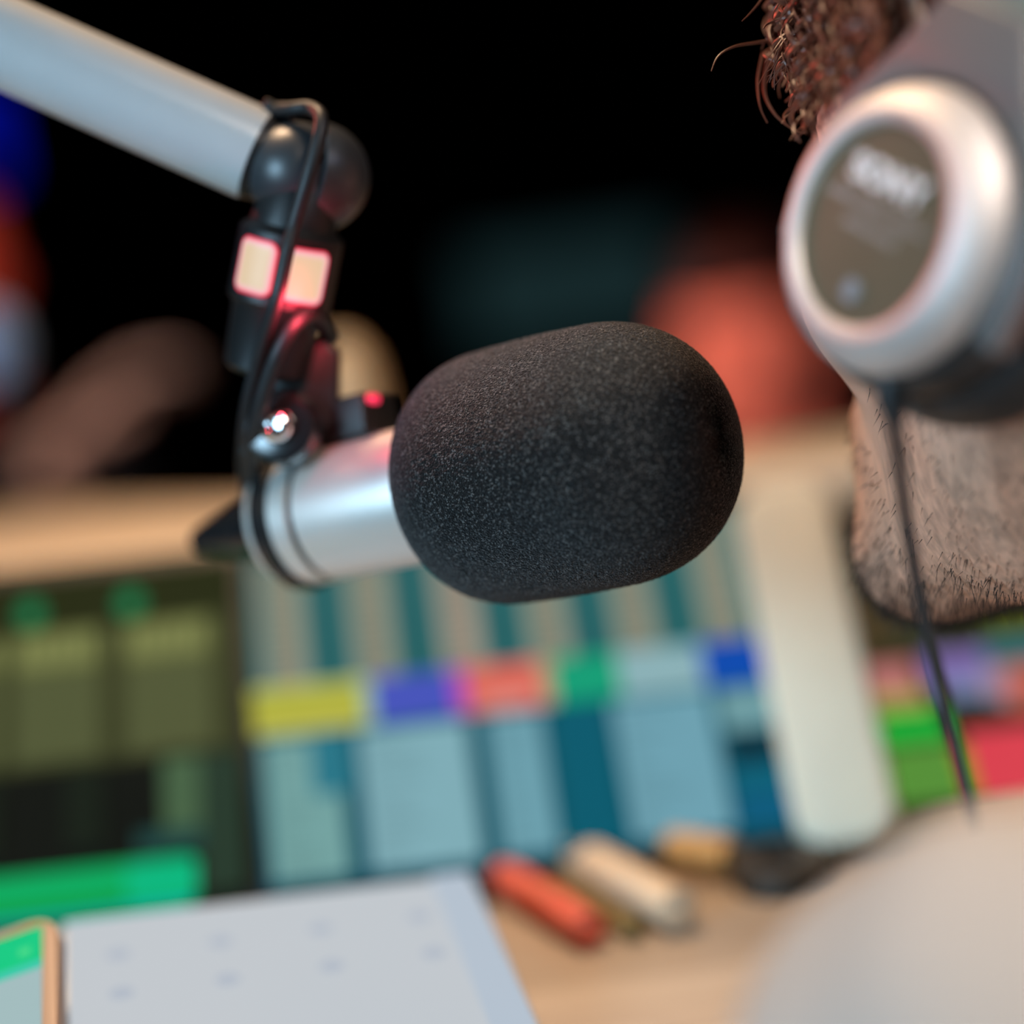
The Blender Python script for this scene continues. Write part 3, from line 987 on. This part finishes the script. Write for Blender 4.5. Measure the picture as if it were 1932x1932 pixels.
def make_person(name, label, H, hyaw, hpitch, hroll, J, h, skin, shirt_m, trouser_m, hair_m, beard=False, short=False, hscale=1.0):
    """J: joints of the pose in world coordinates"""
    Mh = Matrix.Rotation(hyaw, 3, 'Z') @ Matrix.Rotation(hpitch, 3, 'X') @ Matrix.Rotation(hroll, 3, 'Y')
    Mn = np.array(Mh, np.float32)
    Hn = np.array(H, np.float32)

    def tohead(P):
        return ((P - Hn) @ Mn) / hscale

    nb = J['neck']
    ntop = Vector(H) + Mh @ Vector((0, 0.022, -0.045))
    sk, sh, tr = [], [], []              # capsules: a, b, ra, rb, blend
    sk.append((ntop, nb, 0.056, 0.064, 0.025))
    chest, hip = J['chest'], J['hip']
    tors = [(nb + AZ * -0.02, J['shL'], 0.060, 0.058, 0.04), (nb + AZ * -0.02, J['shR'], 0.060, 0.058, 0.04),
            (chest + (J['shL'] - chest) * 0.45, hip + (J['hipL'] - hip) * 0.6, 0.105, 0.10, 0.05), (chest + (J['shR'] - chest) * 0.45, hip + (J['hipR'] - hip) * 0.6, 0.105, 0.10, 0.05),
            (nb - AZ * 0.03, hip, 0.10, 0.115, 0.05)]
    for S_ in 'LR':
        tors.append((J['sh' + S_], J['el' + S_], 0.056, 0.043, 0.03))
        sk.append((J['el' + S_], J['wr' + S_], 0.042, 0.027, 0.02))
        make_hand(sk, J['wr' + S_], J['pd' + S_], J['th' + S_], J['cn' + S_], curl=J.get('curl', 0.5))
        tr.append((J['hip' + S_], J['kn' + S_], 0.085, 0.060, 0.05))
        tr.append((J['kn' + S_], J['an' + S_], 0.058, 0.040, 0.03))
        tr.append((J['an' + S_] - AZ * 0.035, J['an' + S_] - AZ * 0.04 + J['toe'] * 0.17, 0.036, 0.030, 0.02))
    cuff = J.get('cuff', 0.0)

    def caps(P, L, grow=0.0, d=None):
        for (a, b_, ra, rb, k) in L:
            e_ = sd_cap(P, a, b_, ra + grow, rb + grow)
            d = e_ if d is None else smin(d, e_, k)
        return d

    def body(P):
        d = head_sdf(tohead(P)) * hscale
        d = caps(P, sk, 0, d)
        d = caps(P, tors, 0, d)
        d = caps(P, tr, 0, d)
        return d

    allp = [x for L in (sk, tors, tr) for c in L for x in (c[0], c[1])]
    arr = np.array([tuple(p) for p in allp] + [tuple(Vector(H) + Vector((0, 0, 0.12))), tuple(Vector(H) + Vector((0.1, 0.1, 0.1))), tuple(Vector(H) - Vector((0.1, 0.1, 0.1)))])
    lo, hi = arr.min(0) - 0.15, arr.max(0) + 0.15
    vv, F = surface_nets(body, lo, hi, h)
    root = thing(name, label, 'person', Vector((hip.x, hip.y, 0.0)))
    me = mesh_np(vv, F)
    hq = tohead(vv.astype(np.float32))
    # beard cover over jaw, chin and upper lip
    bx = np.abs(hq[:, 0])
    zc = -0.030 - 0.35 * np.clip(0.055 - bx, 0, 1) * 0 - np.where(hq[:, 1] < -0.055, 0.018, 0.0)
    msk = np.clip((zc - hq[:, 2]) / 0.022, 0, 1) * np.clip((hq[:, 2] + 0.142) / 0.010, 0, 1) * np.clip((0.028 - hq[:, 1]) / 0.02, 0, 1)
    if not beard:
        msk *= 0
    a = me.attributes.new('stubble', 'FLOAT', 'POINT')
    a.data.foreach_set('value', msk.astype(float).tolist())
    bo = link('body', me, skin, root)
    # clothes: closed garments a little outside the body
    neckdir = np.array((ntop - nb).normalized(), np.float32)
    nbn = np.array(nb, np.float32)

    arms_sleeve = [(J['el' + S_], J['el' + S_].lerp(J['wr' + S_], cuff), 0.044, 0.044 - 0.015 * cuff, 0.02) for S_ in 'LR'] if cuff > 0 else []

    def shirt(P):
        d = caps(P, tors + arms_sleeve, 0.006)
        d = smax(d, -sd_cap(P, nb + (ntop - nb) * 0.30, ntop + (ntop - nb), 0.070, 0.085), 0.006)
        wv = 0.0025 * np.sin(P[:, 0] * 70 + P[:, 2] * 40) * np.sin(P[:, 1] * 60 - P[:, 2] * 55)
        return d + wv

    vs, Fs = surface_nets(shirt, lo, hi, max(h, 0.006))
    link('shirt', mesh_np(vs, Fs), shirt_m, root)

    def trousers(P):
        return smax(caps(P, tr + [(J['hipL'], J['hipR'], 0.11, 0.11, 0.04)], 0.007), 0.055 - P[:, 2], 0.01)

    vs, Fs = surface_nets(trousers, lo, hi, max(h, 0.009), 2)
    link('trousers', mesh_np(vs, Fs), trouser_m, root)

    def hair(P):
        Q = tohead(P)
        d = sd_ell(Q, (0, 0.012, 0.054), (0.085, 0.105, 0.093))
        wv = 0.004 * np.sin(Q[:, 0] * 260) * np.sin(Q[:, 1] * 230 + 1) * np.sin(Q[:, 2] * 250)
        cut = 0.040 - Q[:, 2] - np.clip(Q[:, 1], -0.02, 0.1) * 1.1
        return (smax(d + wv, cut, 0.012)) * hscale

    vs, Fs = surface_nets(hair, np.array(H) - 0.16, np.array(H) + 0.19, max(h * 0.8, 0.004), 2)
    link('hair', mesh_np(vs, Fs), hair_m, root)
    # eyes
    for sx in (1, -1):
        c = Vector(H) + Mh @ (Vector((0.032 * sx, -0.0815, 0.008)) * hscale)
        f = Mh @ Vector((0, -1, 0))
        pr = [(-0.0115 + 0.0115 * (1 - math.cos(math.pi * k / 12)), max(0.0115 * math.sin(math.pi * k / 12), 0.0002)) for k in range(13)]
        e_ = link('eye', lathe(c, f, pr, 24), mat('eye_white', (0.7, 0.68, 0.64), 0.2), root)
        link('iris', lathe(c + f * 0.0100, f, [(0, 0.0052), (0.0012, 0.0048), (0.0016, 0.002), (0.0017, 0.0002)], 20), mat('eye_iris', (0.05, 0.03, 0.02), 0.1), e_)
    return root, Mh, bo, msk, vv


def skin_mat(name, c1, c2, st):
    m = bpy.data.materials.new(name)
    m.use_nodes = True
    nt = m.node_tree
    b = nt.nodes['Principled BSDF']
    b.inputs['Roughness'].default_value = 0.5
    b.inputs['Subsurface Weight'].default_value = 0.08
    b.inputs['Subsurface Radius'].default_value = (0.006, 0.003, 0.0015)
    tc = nt.nodes.new('ShaderNodeTexCoord')
    nz = nt.nodes.new('ShaderNodeTexNoise')
    nz.inputs['Scale'].default_value = 60
    mx = nt.nodes.new('ShaderNodeMix')
    mx.data_type = 'RGBA'
    mx.inputs['A'].default_value, mx.inputs['B'].default_value = c1, c2
    nt.links.new(tc.outputs['Object'], nz.inputs['Vector'])
    nt.links.new(nz.outputs['Fac'], mx.inputs['Factor'])
    # streaky stubble
    mp = nt.nodes.new('ShaderNodeMapping')
    mp.inputs['Rotation'].default_value = (0.2, 0.25, 0.3)
    mp.inputs['Scale'].default_value = (420, 420, 110)
    n2 = nt.nodes.new('ShaderNodeTexNoise')
    n2.inputs['Scale'].default_value = 1.0
    n2.inputs['Detail'].default_value = 3
    nt.links.new(tc.outputs['Object'], mp.inputs['Vector'])
    nt.links.new(mp.outputs['Vector'], n2.inputs['Vector'])
    n3 = nt.nodes.new('ShaderNodeTexNoise')
    n3.inputs['Scale'].default_value = 45
    nt.links.new(tc.outputs['Object'], n3.inputs['Vector'])
    ad = nt.nodes.new('ShaderNodeMath')
    ad.operation = 'ADD'
    nt.links.new(n2.outputs['Fac'], ad.inputs[0])
    nt.links.new(n3.outputs['Fac'], ad.inputs[1])
    rmp = nt.nodes.new('ShaderNodeMapRange')
    rmp.inputs['From Min'].default_value, rmp.inputs['From Max'].default_value = 0.80, 1.60
    nt.links.new(ad.outputs[0], rmp.inputs['Value'])
    at_ = nt.nodes.new('ShaderNodeAttribute')
    at_.attribute_name = 'stubble'
    ml = nt.nodes.new('ShaderNodeMath')
    ml.operation = 'MULTIPLY'
    nt.links.new(at_.outputs['Fac'], ml.inputs[0])
    nt.links.new(rmp.outputs['Result'], ml.inputs[1])
    m2 = nt.nodes.new('ShaderNodeMix')
    m2.data_type = 'RGBA'
    m2.inputs['B'].default_value = st
    nt.links.new(ml.outputs[0], m2.inputs['Factor'])
    nt.links.new(mx.outputs['Result'], m2.inputs['A'])
    nt.links.new(m2.outputs['Result'], b.inputs['Base Color'])
    return m


M_skin = skin_mat('skin', (0.70, 0.36, 0.23, 1), (0.80, 0.44, 0.30, 1), (0.16, 0.10, 0.07, 1))
M_shirt = mat('pale_cotton', (0.54, 0.52, 0.50), 0.85, noise=0.04, spec=0.1, bump=0.2, bscale=900)
M_dark = mat('dark_cloth', (0.012, 0.012, 0.014), 0.9, spec=0.1)
M_jeans = mat('dark_denim', (0.02, 0.025, 0.04), 0.85)
M_hair = mat('auburn_hair', (0.06, 0.020, 0.012), 0.5, noise=0.3, nscale=300)
M_hair2 = mat('black_hair', (0.006, 0.005, 0.005), 0.55)

# --- the presenter at the right
HYAW = R(-45 - 90)     # head faces away to the left
a = R(51)
hfw = Vector((-math.cos(a), math.sin(a), 0))
hlf = Vector((-math.sin(a), -math.cos(a), 0))
yaw = math.atan2(hfw.y, hfw.x) + math.pi / 2
cupc = at(1682, 432, 0.552)
HS = 1.08
H = cupc - hlf * 0.123 - AZ * 0.008
Hd = Vector(H)
neck = Hd + Vector((0.062, -0.055, -0.185))
tl_ = Vector((-0.42, -0.90, 0)).normalized()   # the torso's own left
tf_ = Vector((-0.90, 0.42, 0)).normalized()
shL = at(1975, 2180, 0.450)
shR = neck - tl_ * 0.19 - AZ * 0.05
hip = Vector((neck.x + 0.10, neck.y - 0.03, neck.z - 0.42))
J = dict(neck=neck, shL=shL, shR=shR, chest=neck - AZ * 0.17 + tf_ * 0.01, hip=hip, hipL=hip + tl_ * 0.09 - AZ * 0.02, hipR=hip - tl_ * 0.09 - AZ * 0.02)
J['elL'] = shL + Vector((0.03, -0.03, -0.27)); J['elR'] = shR + Vector((0.05, 0.04, -0.27))
for S_, sg in (('L', 1), ('R', -1)):
    J['kn' + S_] = J['hip' + S_] + tf_ * 0.40 - AZ * 0.02 + tl_ * 0.03 * sg
    J['wr' + S_] = J['kn' + S_] - tf_ * 0.20 + AZ * 0.105
    J['pd' + S_] = tf_ - AZ * 0.15
    J['th' + S_] = -tl_ * sg
    J['cn' + S_] = -AZ
    J['an' + S_] = Vector((J['kn' + S_].x, J['kn' + S_].y, 0.075)) - tf_ * 0.02
J['toe'] = tf_
J['curl'] = 0.22
J['cuff'] = 0.45
root, Mh, bo, msk, bvv = make_person('person', 'person in a pale shirt wearing headphones, bearded jaw turned away towards the microphone',
                                     H, yaw, R(-4), R(0), J, 0.0045, M_skin, M_shirt, M_jeans, M_hair, beard=True, hscale=HS)
HL = Mh @ Vector((1, 0, 0))
HF = Mh @ Vector((0, -1, 0))
HU = Mh @ Vector((0, 0, 1))

# beard hairs along the jaw
cand = np.where(msk > 0.6)[0]
me = bo.data
nrm = np.zeros((len(me.vertices), 3), np.float32)
me.vertices.foreach_get('normal', nrm.ravel())
verts, faces = [], []
hz_ = ((bvv - np.array(H)) @ np.array(Mh))
wgt = np.clip((-0.085 - hz_[cand, 2]) / 0.04, 0.12, 1) * np.where(hz_[cand, 1] < -0.065, 1.8, np.where(hz_[cand, 1] < -0.01, 0.9, 0.35))
wgt /= wgt.sum()
for i in rng.choice(cand, 9000, p=wgt):
    p = Vector(bvv[i]) + Vector(rng.normal(0, 0.0018, 3))
    nv = Vector(nrm[i])
    low = min(max((-0.09 - hz_[i, 2]) / 0.03, 0), 1)
    d_ = (nv * 0.75 + Vector((0, 0, -0.9)) + Vector(rng.normal(0, 0.35, 3))).normalized()
    ln = 0.0022 + 0.0028 * random.random() + 0.0022 * low * random.random()
    q = d_.orthogonal().normalized() * 0.00017
    q2 = d_.cross(q)
    b0 = len(verts)
    p = p - nv * 0.0008
    verts += [p + q, p - q * 0.5 + q2 * 0.87, p - q * 0.5 - q2 * 0.87, p + d_ * ln]
    faces += [(b0, b0 + 1, b0 + 3), (b0 + 1, b0 + 2, b0 + 3), (b0 + 2, b0, b0 + 3)]
link('beard', pydata(verts, faces, fix=False), mat('beard_hair', (0.035, 0.026, 0.022), 0.5), root, smooth=False)

# curls hanging over the brow beside the ear cup
verts, faces = [], []
bp = at(1560, 60, 0.668)


def strand(path, r):
    path = catmull(path, 8)
    n_ = len(path)
    rr_ = [r * (1 - 0.7 * i / n_) for i in range(n_)]
    v_, f_ = tube_data(path, rr_, 5, len(verts))
    verts.extend(v_)
    faces.extend(f_)


strand([at(1480, 72, 0.665), at(1430, 80, 0.66), at(1385, 88, 0.655), at(1355, 106, 0.652), at(1342, 134, 0.65)], 0.0006)
strand([at(1450, -30, 0.67), at(1436, 0, 0.66), at(1418, 22, 0.655), at(1400, 40, 0.65)], 0.0005)
strand([at(1450, 110, 0.67), at(1442, 170, 0.665), at(1462, 215, 0.66), at(1500, 246, 0.66), at(1520, 250, 0.66)], 0.0008)
strand([at(1440, 100, 0.67), at(1430, 150, 0.665), at(1434, 200, 0.66), at(1448, 232, 0.66)], 0.0006)
for k in range(420):
    x = random.uniform(1470, 1660)
    y = random.uniform(-90, 90)
    d0 = 0.662 - (x - 1470) * 0.00042 + random.uniform(-0.012, 0.02)
    ln = random.uniform(50, 130)
    cx = random.choice((-1, 1)) * random.uniform(8, 26)
    path = []
    ph = random.uniform(0, 6.28)
    for i in range(8):
        f = i / 7
        path.append(at(x + cx * math.sin(ph + f * 5.5) - 12 * f, y + ln * f, d0 + 0.005 * math.cos(ph + f * 5.5)))
    strand(path, random.uniform(0.0005, 0.0012))
for k in range(90):
    x, y = random.uniform(1520, 1625), random.uniform(60, 170)
    d0 = 0.655 - (x - 1470) * 0.00042 + random.uniform(-0.006, 0.006)
    cx, ph = random.choice((-1, 1)) * random.uniform(8, 22), random.uniform(0, 6.28)
    strand([at(x + cx * math.sin(ph + f * 0.8) - 4 * f, y + 14 * f, d0 + 0.004 * math.cos(ph + f * 0.8)) for f in range(8)], random.uniform(0.0005, 0.0011))
for k in range(14):
    x, y = random.uniform(1470, 1500), random.uniform(70, 110)
    strand([at(x, y, 0.645), at(x - random.uniform(8, 20), y + random.uniform(15, 35), 0.643), at(x - random.uniform(15, 45), y + random.uniform(40, 75), 0.643)], 0.0003)
link('fringe', pydata(verts, faces, fix=False), mat('curly_hair', (0.15, 0.048, 0.026), 0.4, noise=0.35, nscale=200), root)

# stool under him
s = thing('stool', 'black round stool under the person in the pale shirt', 'stool', Vector((hip.x, hip.y, 0)))
zt = hip.z - 0.135
link('seat', lathe(Vector((hip.x, hip.y, zt - 0.06)), AZ, [(0, 0.16), (0.01, 0.18), (0.05, 0.18), (0.06, 0.165)], 40), M_dark, s)
link('post', lathe(Vector((hip.x, hip.y, 0.03)), AZ, [(0, 0.03), (zt - 0.09, 0.03)], 20), M_chrome, s)
link('base', lathe(Vector((hip.x, hip.y, 0)), AZ, [(0, 0.2), (0.01, 0.2), (0.03, 0.04)], 40), M_black, s)

# ------------------------------------------------------------------ headphones
cn = cv(-0.81, 0.10, -0.58).normalized()         # outward normal of the near cup
cu = cv(0.545, -0.46, -0.81)
cu = (cu - cn * cu.dot(cn)).normalized()
cvv = cn.cross(cu).normalized()                   # up along the cup
if cvv.dot(up) < 0:
    cvv = -cvv
CR = 0.0375
s = thing('headphones', 'black and silver studio headphones worn by the person in the pale shirt', 'headphones', Vector(H) + HU * 0.12)
M_ring = mat('brushed_silver_ring', (0.70, 0.68, 0.66), 0.58, 0.7, noise=0.03)
M_disc = mat('grey_olive_disc', (0.13, 0.13, 0.085), 0.42, 0.3)
M_hpblack = mat('headphone_black', (0.020, 0.022, 0.023), 0.40)
M_pad = mat('black_leatherette', (0.016, 0.016, 0.016), 0.5, bump=0.3, bscale=500)
M_yoke = mat('grey_yoke', (0.16, 0.165, 0.165), 0.42, 0.3)
M_print = mat('pale_print', (0.78, 0.82, 0.82), 0.4)
M_print2 = mat('grey_print', (0.30, 0.31, 0.29), 0.45)


def cup(c, n, m_text=True):
    ring = [(-0.006, CR * 1.0), (-0.002, CR * 1.02), (0.001, CR * 1.0), (0.0055, CR * 0.93), (0.0085, CR * 0.80), (0.0080, CR * 0.73), (0.0060, CR * 0.70), (-0.006, CR * 0.70)]
    link('housing', lathe(c - n * 0.022, n, [(0, CR * 0.95), (0.003, CR * 1.10), (0.012, CR * 1.13), (0.017, CR * 1.08), (0.019, CR * 1.0), (0.0195, CR * 0.5)], 72), M_hpblack, s)
    link('cup_ring', lathe(c, n, ring, 96), M_ring, s, label='silver ring')
    link('cup_disc', lathe(c, n, [(-0.004, CR * 0.72), (0.0055, CR * 0.72), (0.0066, CR * 0.70), (0.0070, CR * 0.3), (0.0070, 0.0005)], 72), M_disc, s)
    pad = []
    for k in range(17):
        a_ = -math.pi / 2 + math.pi * k / 16
        pad.append((-0.034 + 0.014 * math.sin(a_), CR * 0.98 + 0.011 * math.cos(a_)))
    link('ear_cushion', lathe(c, n, pad, 64), M_pad, s)


cup(cupc, cn)
# lettering on the near cup
fc = bpy.data.curves.new('lettering', 'FONT')
fc.body = 'SONY'
fc.size = 0.0098
fc.extrude = 0.00025
fc.offset = 0.0003
fc.align_x, fc.align_y = 'CENTER', 'CENTER'
fo = bpy.data.objects.new('lettering', fc)
COL.objects.link(fo)
bpy.context.view_layer.update()
dg = bpy.context.evaluated_depsgraph_get()
me = bpy.data.meshes.new_from_object(fo.evaluated_get(dg))
bpy.data.objects.remove(fo)
for v in me.vertices:
    v.co.x *= 1.10
base = cupc + cn * 0.0073
TM = Matrix(((cu.x, cvv.x, cn.x, 0), (cu.y, cvv.y, cn.y, 0), (cu.z, cvv.z, cn.z, 0), (0, 0, 0, 1)))
me.transform(Matrix.Translation(base + cvv * 0.0115 + cu * 0.0) @ TM)
link('lettering', me, M_print, s, smooth=False)
# two rows of fine print too small to read and a small round mark
bm = bmesh.new()
for (yy, x0, x1) in ((0.0025, -0.020, 0.020), (-0.0030, -0.010, 0.011)):
    x = x0
    while x < x1:
        ww = random.uniform(0.0006, 0.0013)
        hh_ = random.uniform(0.0016, 0.0024)
        vs = [bm.verts.new(base + cu * (x + dx) + cvv * (yy + dy)) for dx, dy in ((0, 0), (ww, 0), (ww, hh_), (0, hh_))]
        bm.faces.new(vs)
        x += ww + random.uniform(0.0003, 0.0008)
link('fine_print', bm_mesh(bm), M_print2, s, smooth=False)
link('cup_mark', lathe(base - cvv * 0.0175 + cu * 0.002, cn, [(0, 0.003), (0.0002, 0.003)], 24), mat('blue_grey_print', (0.22, 0.27, 0.30), 0.4), s)
# yoke over the near cup
yo = [(-1.16, -0.45), (-1.20, 0.10), (-1.08, 0.62), (-0.66, 1.20), (-0.42, 1.62), (0.42, 1.62), (0.66, 1.22), (1.10, 0.70), (1.25, 0.15), (1.22, -0.45)]
inner = [(1.07 * math.cos(R(a_)), 1.07 * math.sin(R(a_))) for a_ in range(-22, 203, 9)]
outl = [(x * CR, y * CR) for x, y in yo] + [(x * CR, y * CR) for x, y in inner]
link('yoke', extrude_poly(cupc - cn * 0.006, cu, cvv, cn, outl, 0.008, 0.0015), M_yoke, s, label='grey fork over the near cup')
# slider and headband
st = cupc - cn * 0.010 + cvv * (CR * 1.55)
cR = Vector(H) - HL * 0.118
link('slider', rbox(st + cvv * 0.012, cu, cvv, cn, CR * 1.05, 0.030, 0.012, 0.003), mat('green_grey_slider', (0.20, 0.23, 0.19), 0.45), s)
hb0 = st + cvv * 0.022
top = Vector(H) + HU * 0.182
cnR = (HF * 0.2 - HL).normalized()
cupR = cR
hb1 = cR + HU * (CR * 1.5) + HL * 0.012
path = catmull([hb0, hb0 + HU * 0.045 - cn * 0.004, Vector(H) + HL * 0.080 + HU * 0.152, top, Vector(H) - HL * 0.080 + HU * 0.152, hb1 + HU * 0.045 + HL * 0.006, hb1], 10)
verts, faces = [], []
for i, p in enumerate(path):
    tdir = (path[min(i + 1, len(path) - 1)] - path[max(i - 1, 0)]).normalized()
    wv = HF if i > 6 else cu.lerp(-HF, i / 7) * -1
    wv = (wv - tdir * wv.dot(tdir)).normalized()
    ov = tdir.cross(wv).normalized()
    for (aa_, bb_) in ((-0.018, -0.004), (0.018, -0.004), (0.018, 0.004), (-0.018, 0.004)):
        verts.append(p + wv * aa_ + ov * bb_)
for i in range(len(path) - 1):
    for k in range(4):
        faces.append((i * 4 + k, i * 4 + (k + 1) % 4, (i + 1) * 4 + (k + 1) % 4, (i + 1) * 4 + k))
faces += [(3, 2, 1, 0), tuple((len(path) - 1) * 4 + k for k in range(4))]
link('headband', pydata(verts, faces), mat('pale_headband', (0.52, 0.50, 0.44), 0.5), s)
cup(cupR, cnR)
cuR = HF
cvR = cnR.cross(cuR).normalized()
cvR = cvR if cvR.dot(HU) > 0 else -cvR
cuR = cvR.cross(cnR)
link('yoke', extrude_poly(cupR - cnR * 0.006, cuR, cvR, cnR, outl, 0.008, 0.0015), M_yoke, s, label='grey fork over the far cup')
# cable with strain relief
cb = at(1676, 720, 0.556)
link('strain_relief', tube([cb + up * 0.004, at(1682, 760, 0.556), at(1690, 806, 0.557)], [0.0042, 0.004, 0.0024], 16), M_hpblack, s)
pth = catmull([at(1680, 745, 0.557), at(1694, 860, 0.565), at(1716, 1020, 0.575), at(1752, 1200, 0.58), at(1800, 1400, 0.58), at(1840, 1570, 0.575), at(1858, 1680, 0.565), at(1868, 1800, 0.55)], 10)
link('cable', tube(pth, 0.0019, 14), M_rubber, s)

# ------------------------------------------------------------------ people across the studio
M_skin2 = skin_mat('skin_guest', (0.52, 0.30, 0.22, 1), (0.58, 0.36, 0.27, 1), (0.1, 0.08, 0.07, 1))


def seated(H, face, sgn_lean=0.0):
    face = Vector(face).normalized()
    left = Vector((-face.y, face.x, 0))
    neck = Vector(H) + Vector((0, 0, -0.185)) - face * 0.03
    hip = Vector((neck.x, neck.y, max(neck.z - 0.43, 0.30))) - face * 0.10
    J = dict(neck=neck, chest=neck - AZ * 0.17, hip=hip, toe=face)
    for S_, sg in (('L', 1), ('R', -1)):
        J['sh' + S_] = neck + left * 0.19 * sg - AZ * 0.055
        J['el' + S_] = J['sh' + S_] + left * 0.05 * sg - AZ * 0.26 + face * 0.08
        J['hip' + S_] = hip + left * 0.09 * sg - AZ * 0.02
        J['kn' + S_] = J['hip' + S_] + face * 0.38 + left * 0.03 * sg
        J['an' + S_] = Vector((J['kn' + S_].x, J['kn' + S_].y, 0.075))
        J['wr' + S_] = J['kn' + S_] - face * 0.14 + AZ * 0.105
        J['pd' + S_], J['th' + S_], J['cn' + S_] = face - AZ * 0.1, -left * sg, -AZ
    J['cuff'] = 0.6
    J['curl'] = 0.3
    return J


def under_stool(J, label):
    h_ = J['hip']
    s = thing('stool', label, 'stool', Vector((h_.x, h_.y, 0)))
    zt = h_.z - 0.135
    link('seat', lathe(Vector((h_.x, h_.y, zt - 0.06)), AZ, [(0, 0.16), (0.01, 0.18), (0.05, 0.18), (0.06, 0.165)], 32), M_dark, s)
    link('post', lathe(Vector((h_.x, h_.y, 0.03)), AZ, [(0, 0.03), (zt - 0.09, 0.03)], 16), M_chrome, s)
    link('base', lathe(Vector((h_.x, h_.y, 0)), AZ, [(0, 0.2), (0.01, 0.2), (0.03, 0.04)], 32), M_black, s)


M_redshirt = mat('dark_red_cloth', (0.10, 0.012, 0.012), 0.85)
H2 = at(1425, 660, 2.50)
f2 = Vector((-0.75, -0.66, 0))
J2 = seated(H2, f2)
make_person('person', 'person with a red lit face and black hair sitting far behind the foam windscreen', H2, math.atan2(f2.y, f2.x) + math.pi / 2, R(6), 0, J2, 0.010,
            M_skin2, M_redshirt, M_dark, M_hair2)
under_stool(J2, 'black stool under the person with the red lit face')
H3 = at(-150, 510, 2.20)
f3 = Vector((0.55, -0.83, 0))
J3 = seated(H3, f3)
J3['elL'] = at(120, 945, 1.22) + AZ * 0.045
J3['wrL'] = at(140, 800, 1.26)
J3['pdL'] = at(300, 690, 1.27) - at(150, 800, 1.27)
J3['thL'] = -fw * 1.0
J3['cnL'] = rt - up
J3['elL'] = J3['shL'] + (at(130, 965, 1.35) - J3['shL']) * 0.97
J3['elL'] = at(70, 1060, 1.95)
J3['wrL'] = at(100, 880, 1.95)
J3['pdL'] = at(260, 710, 1.95) - at(110, 880, 1.95)
J3['curl'] = 0.35
J3['cuff'] = 0.0
make_person('person', 'person at the left edge with a red lit face and one hand raised', H3, math.atan2(f3.y, f3.x) + math.pi / 2, R(4), 0, J3, 0.009,
            M_skin2, M_dark, M_dark, M_hair2)
under_stool(J3, 'black stool under the person at the left edge')

# guest's table microphone at the left edge
p = at(-12, 652, 1.30)
b0 = Vector((p.x, p.y, LZ))
s = thing('table_microphone', 'table microphone with a pale blue foam ball at the left edge', 'microphone', b0)
pr = [(-0.026 + 0.026 * (1 - math.cos(math.pi * k / 16)), max(0.019 * math.sin(math.pi * k / 16), 0.0004)) for k in range(17)]
link('foam_ball', lathe(p, AZ, pr, 32), mat('pale_blue_foam', (0.34, 0.50, 0.80), 0.8), s)
link('stem', lathe(b0 + AZ * 0.008, AZ, [(0, 0.004), (p.z - LZ - 0.03, 0.004)], 12), M_black, s)
link('base', lathe(b0, AZ, [(0, 0.03), (0.006, 0.03), (0.009, 0.02)], 32), M_black, s)

# tan lampshade standing on the shelf, screens on the back wall
p = at(652, 712, 1.14)
b0 = Vector((p.x, p.y, LZ))
s = thing('table_lamp', 'small lamp with a rounded tan shade standing behind the yoke', 'lamp', b0)
link('lamp_shade', lathe(p - AZ * 0.021, AZ, [(0, 0.0155), (0.001, 0.0185), (0.018, 0.0175), (0.031, 0.0145), (0.041, 0.007), (0.0425, 0.0007)], 40), mat('tan_shade', (0.66, 0.44, 0.24), 0.7), s)
link('stem', lathe(b0 + AZ * 0.004, AZ, [(0, 0.003), (p.z - 0.02 - LZ - 0.004, 0.003)], 12), M_black, s)
link('base', lathe(b0, AZ, [(0, 0.016), (0.004, 0.016), (0.006, 0.010)], 32), M_black, s)

wy = Y1
def wall_box(name, label, cat, px, py, w_, h_, col, strength, th=0.04):
    r = at(px, py, 1.0) - CAM
    p = CAM + r * ((wy - 0.035 - CAM.y) / r.y)
    s = thing(name, label, cat, Vector((p.x, wy - 0.035, p.z)))
    link('housing', rbox(p + AY * 0.015, AX, AY, AZ, w_ + 0.04, th, h_ + 0.04, 0.004), M_black, s)
    link('display', rbox(p - AY * (th / 2 - 0.014), AX, AY, AZ, w_, 0.004, h_, 0), mat(name + '_glow_%d' % px, (0.01, 0.01, 0.01), 0.4, emit=col, estr=strength), s, smooth=False)


wall_box('wall_screen', 'dim teal wall screen glowing far behind the foam windscreen', 'screen', 1075, 545, 0.34, 0.16, srgb(22, 40, 42), 1.0)
wall_box('wall_light', 'blue wall light glowing at the left edge under the boom arm', 'light', -70, 250, 0.11, 0.16, srgb(4, 18, 160), 1.0)
wall_box('wall_light', 'blue wall light glowing in the top right corner', 'light', 1960, -30, 0.10, 0.10, srgb(6, 22, 170), 1.0)
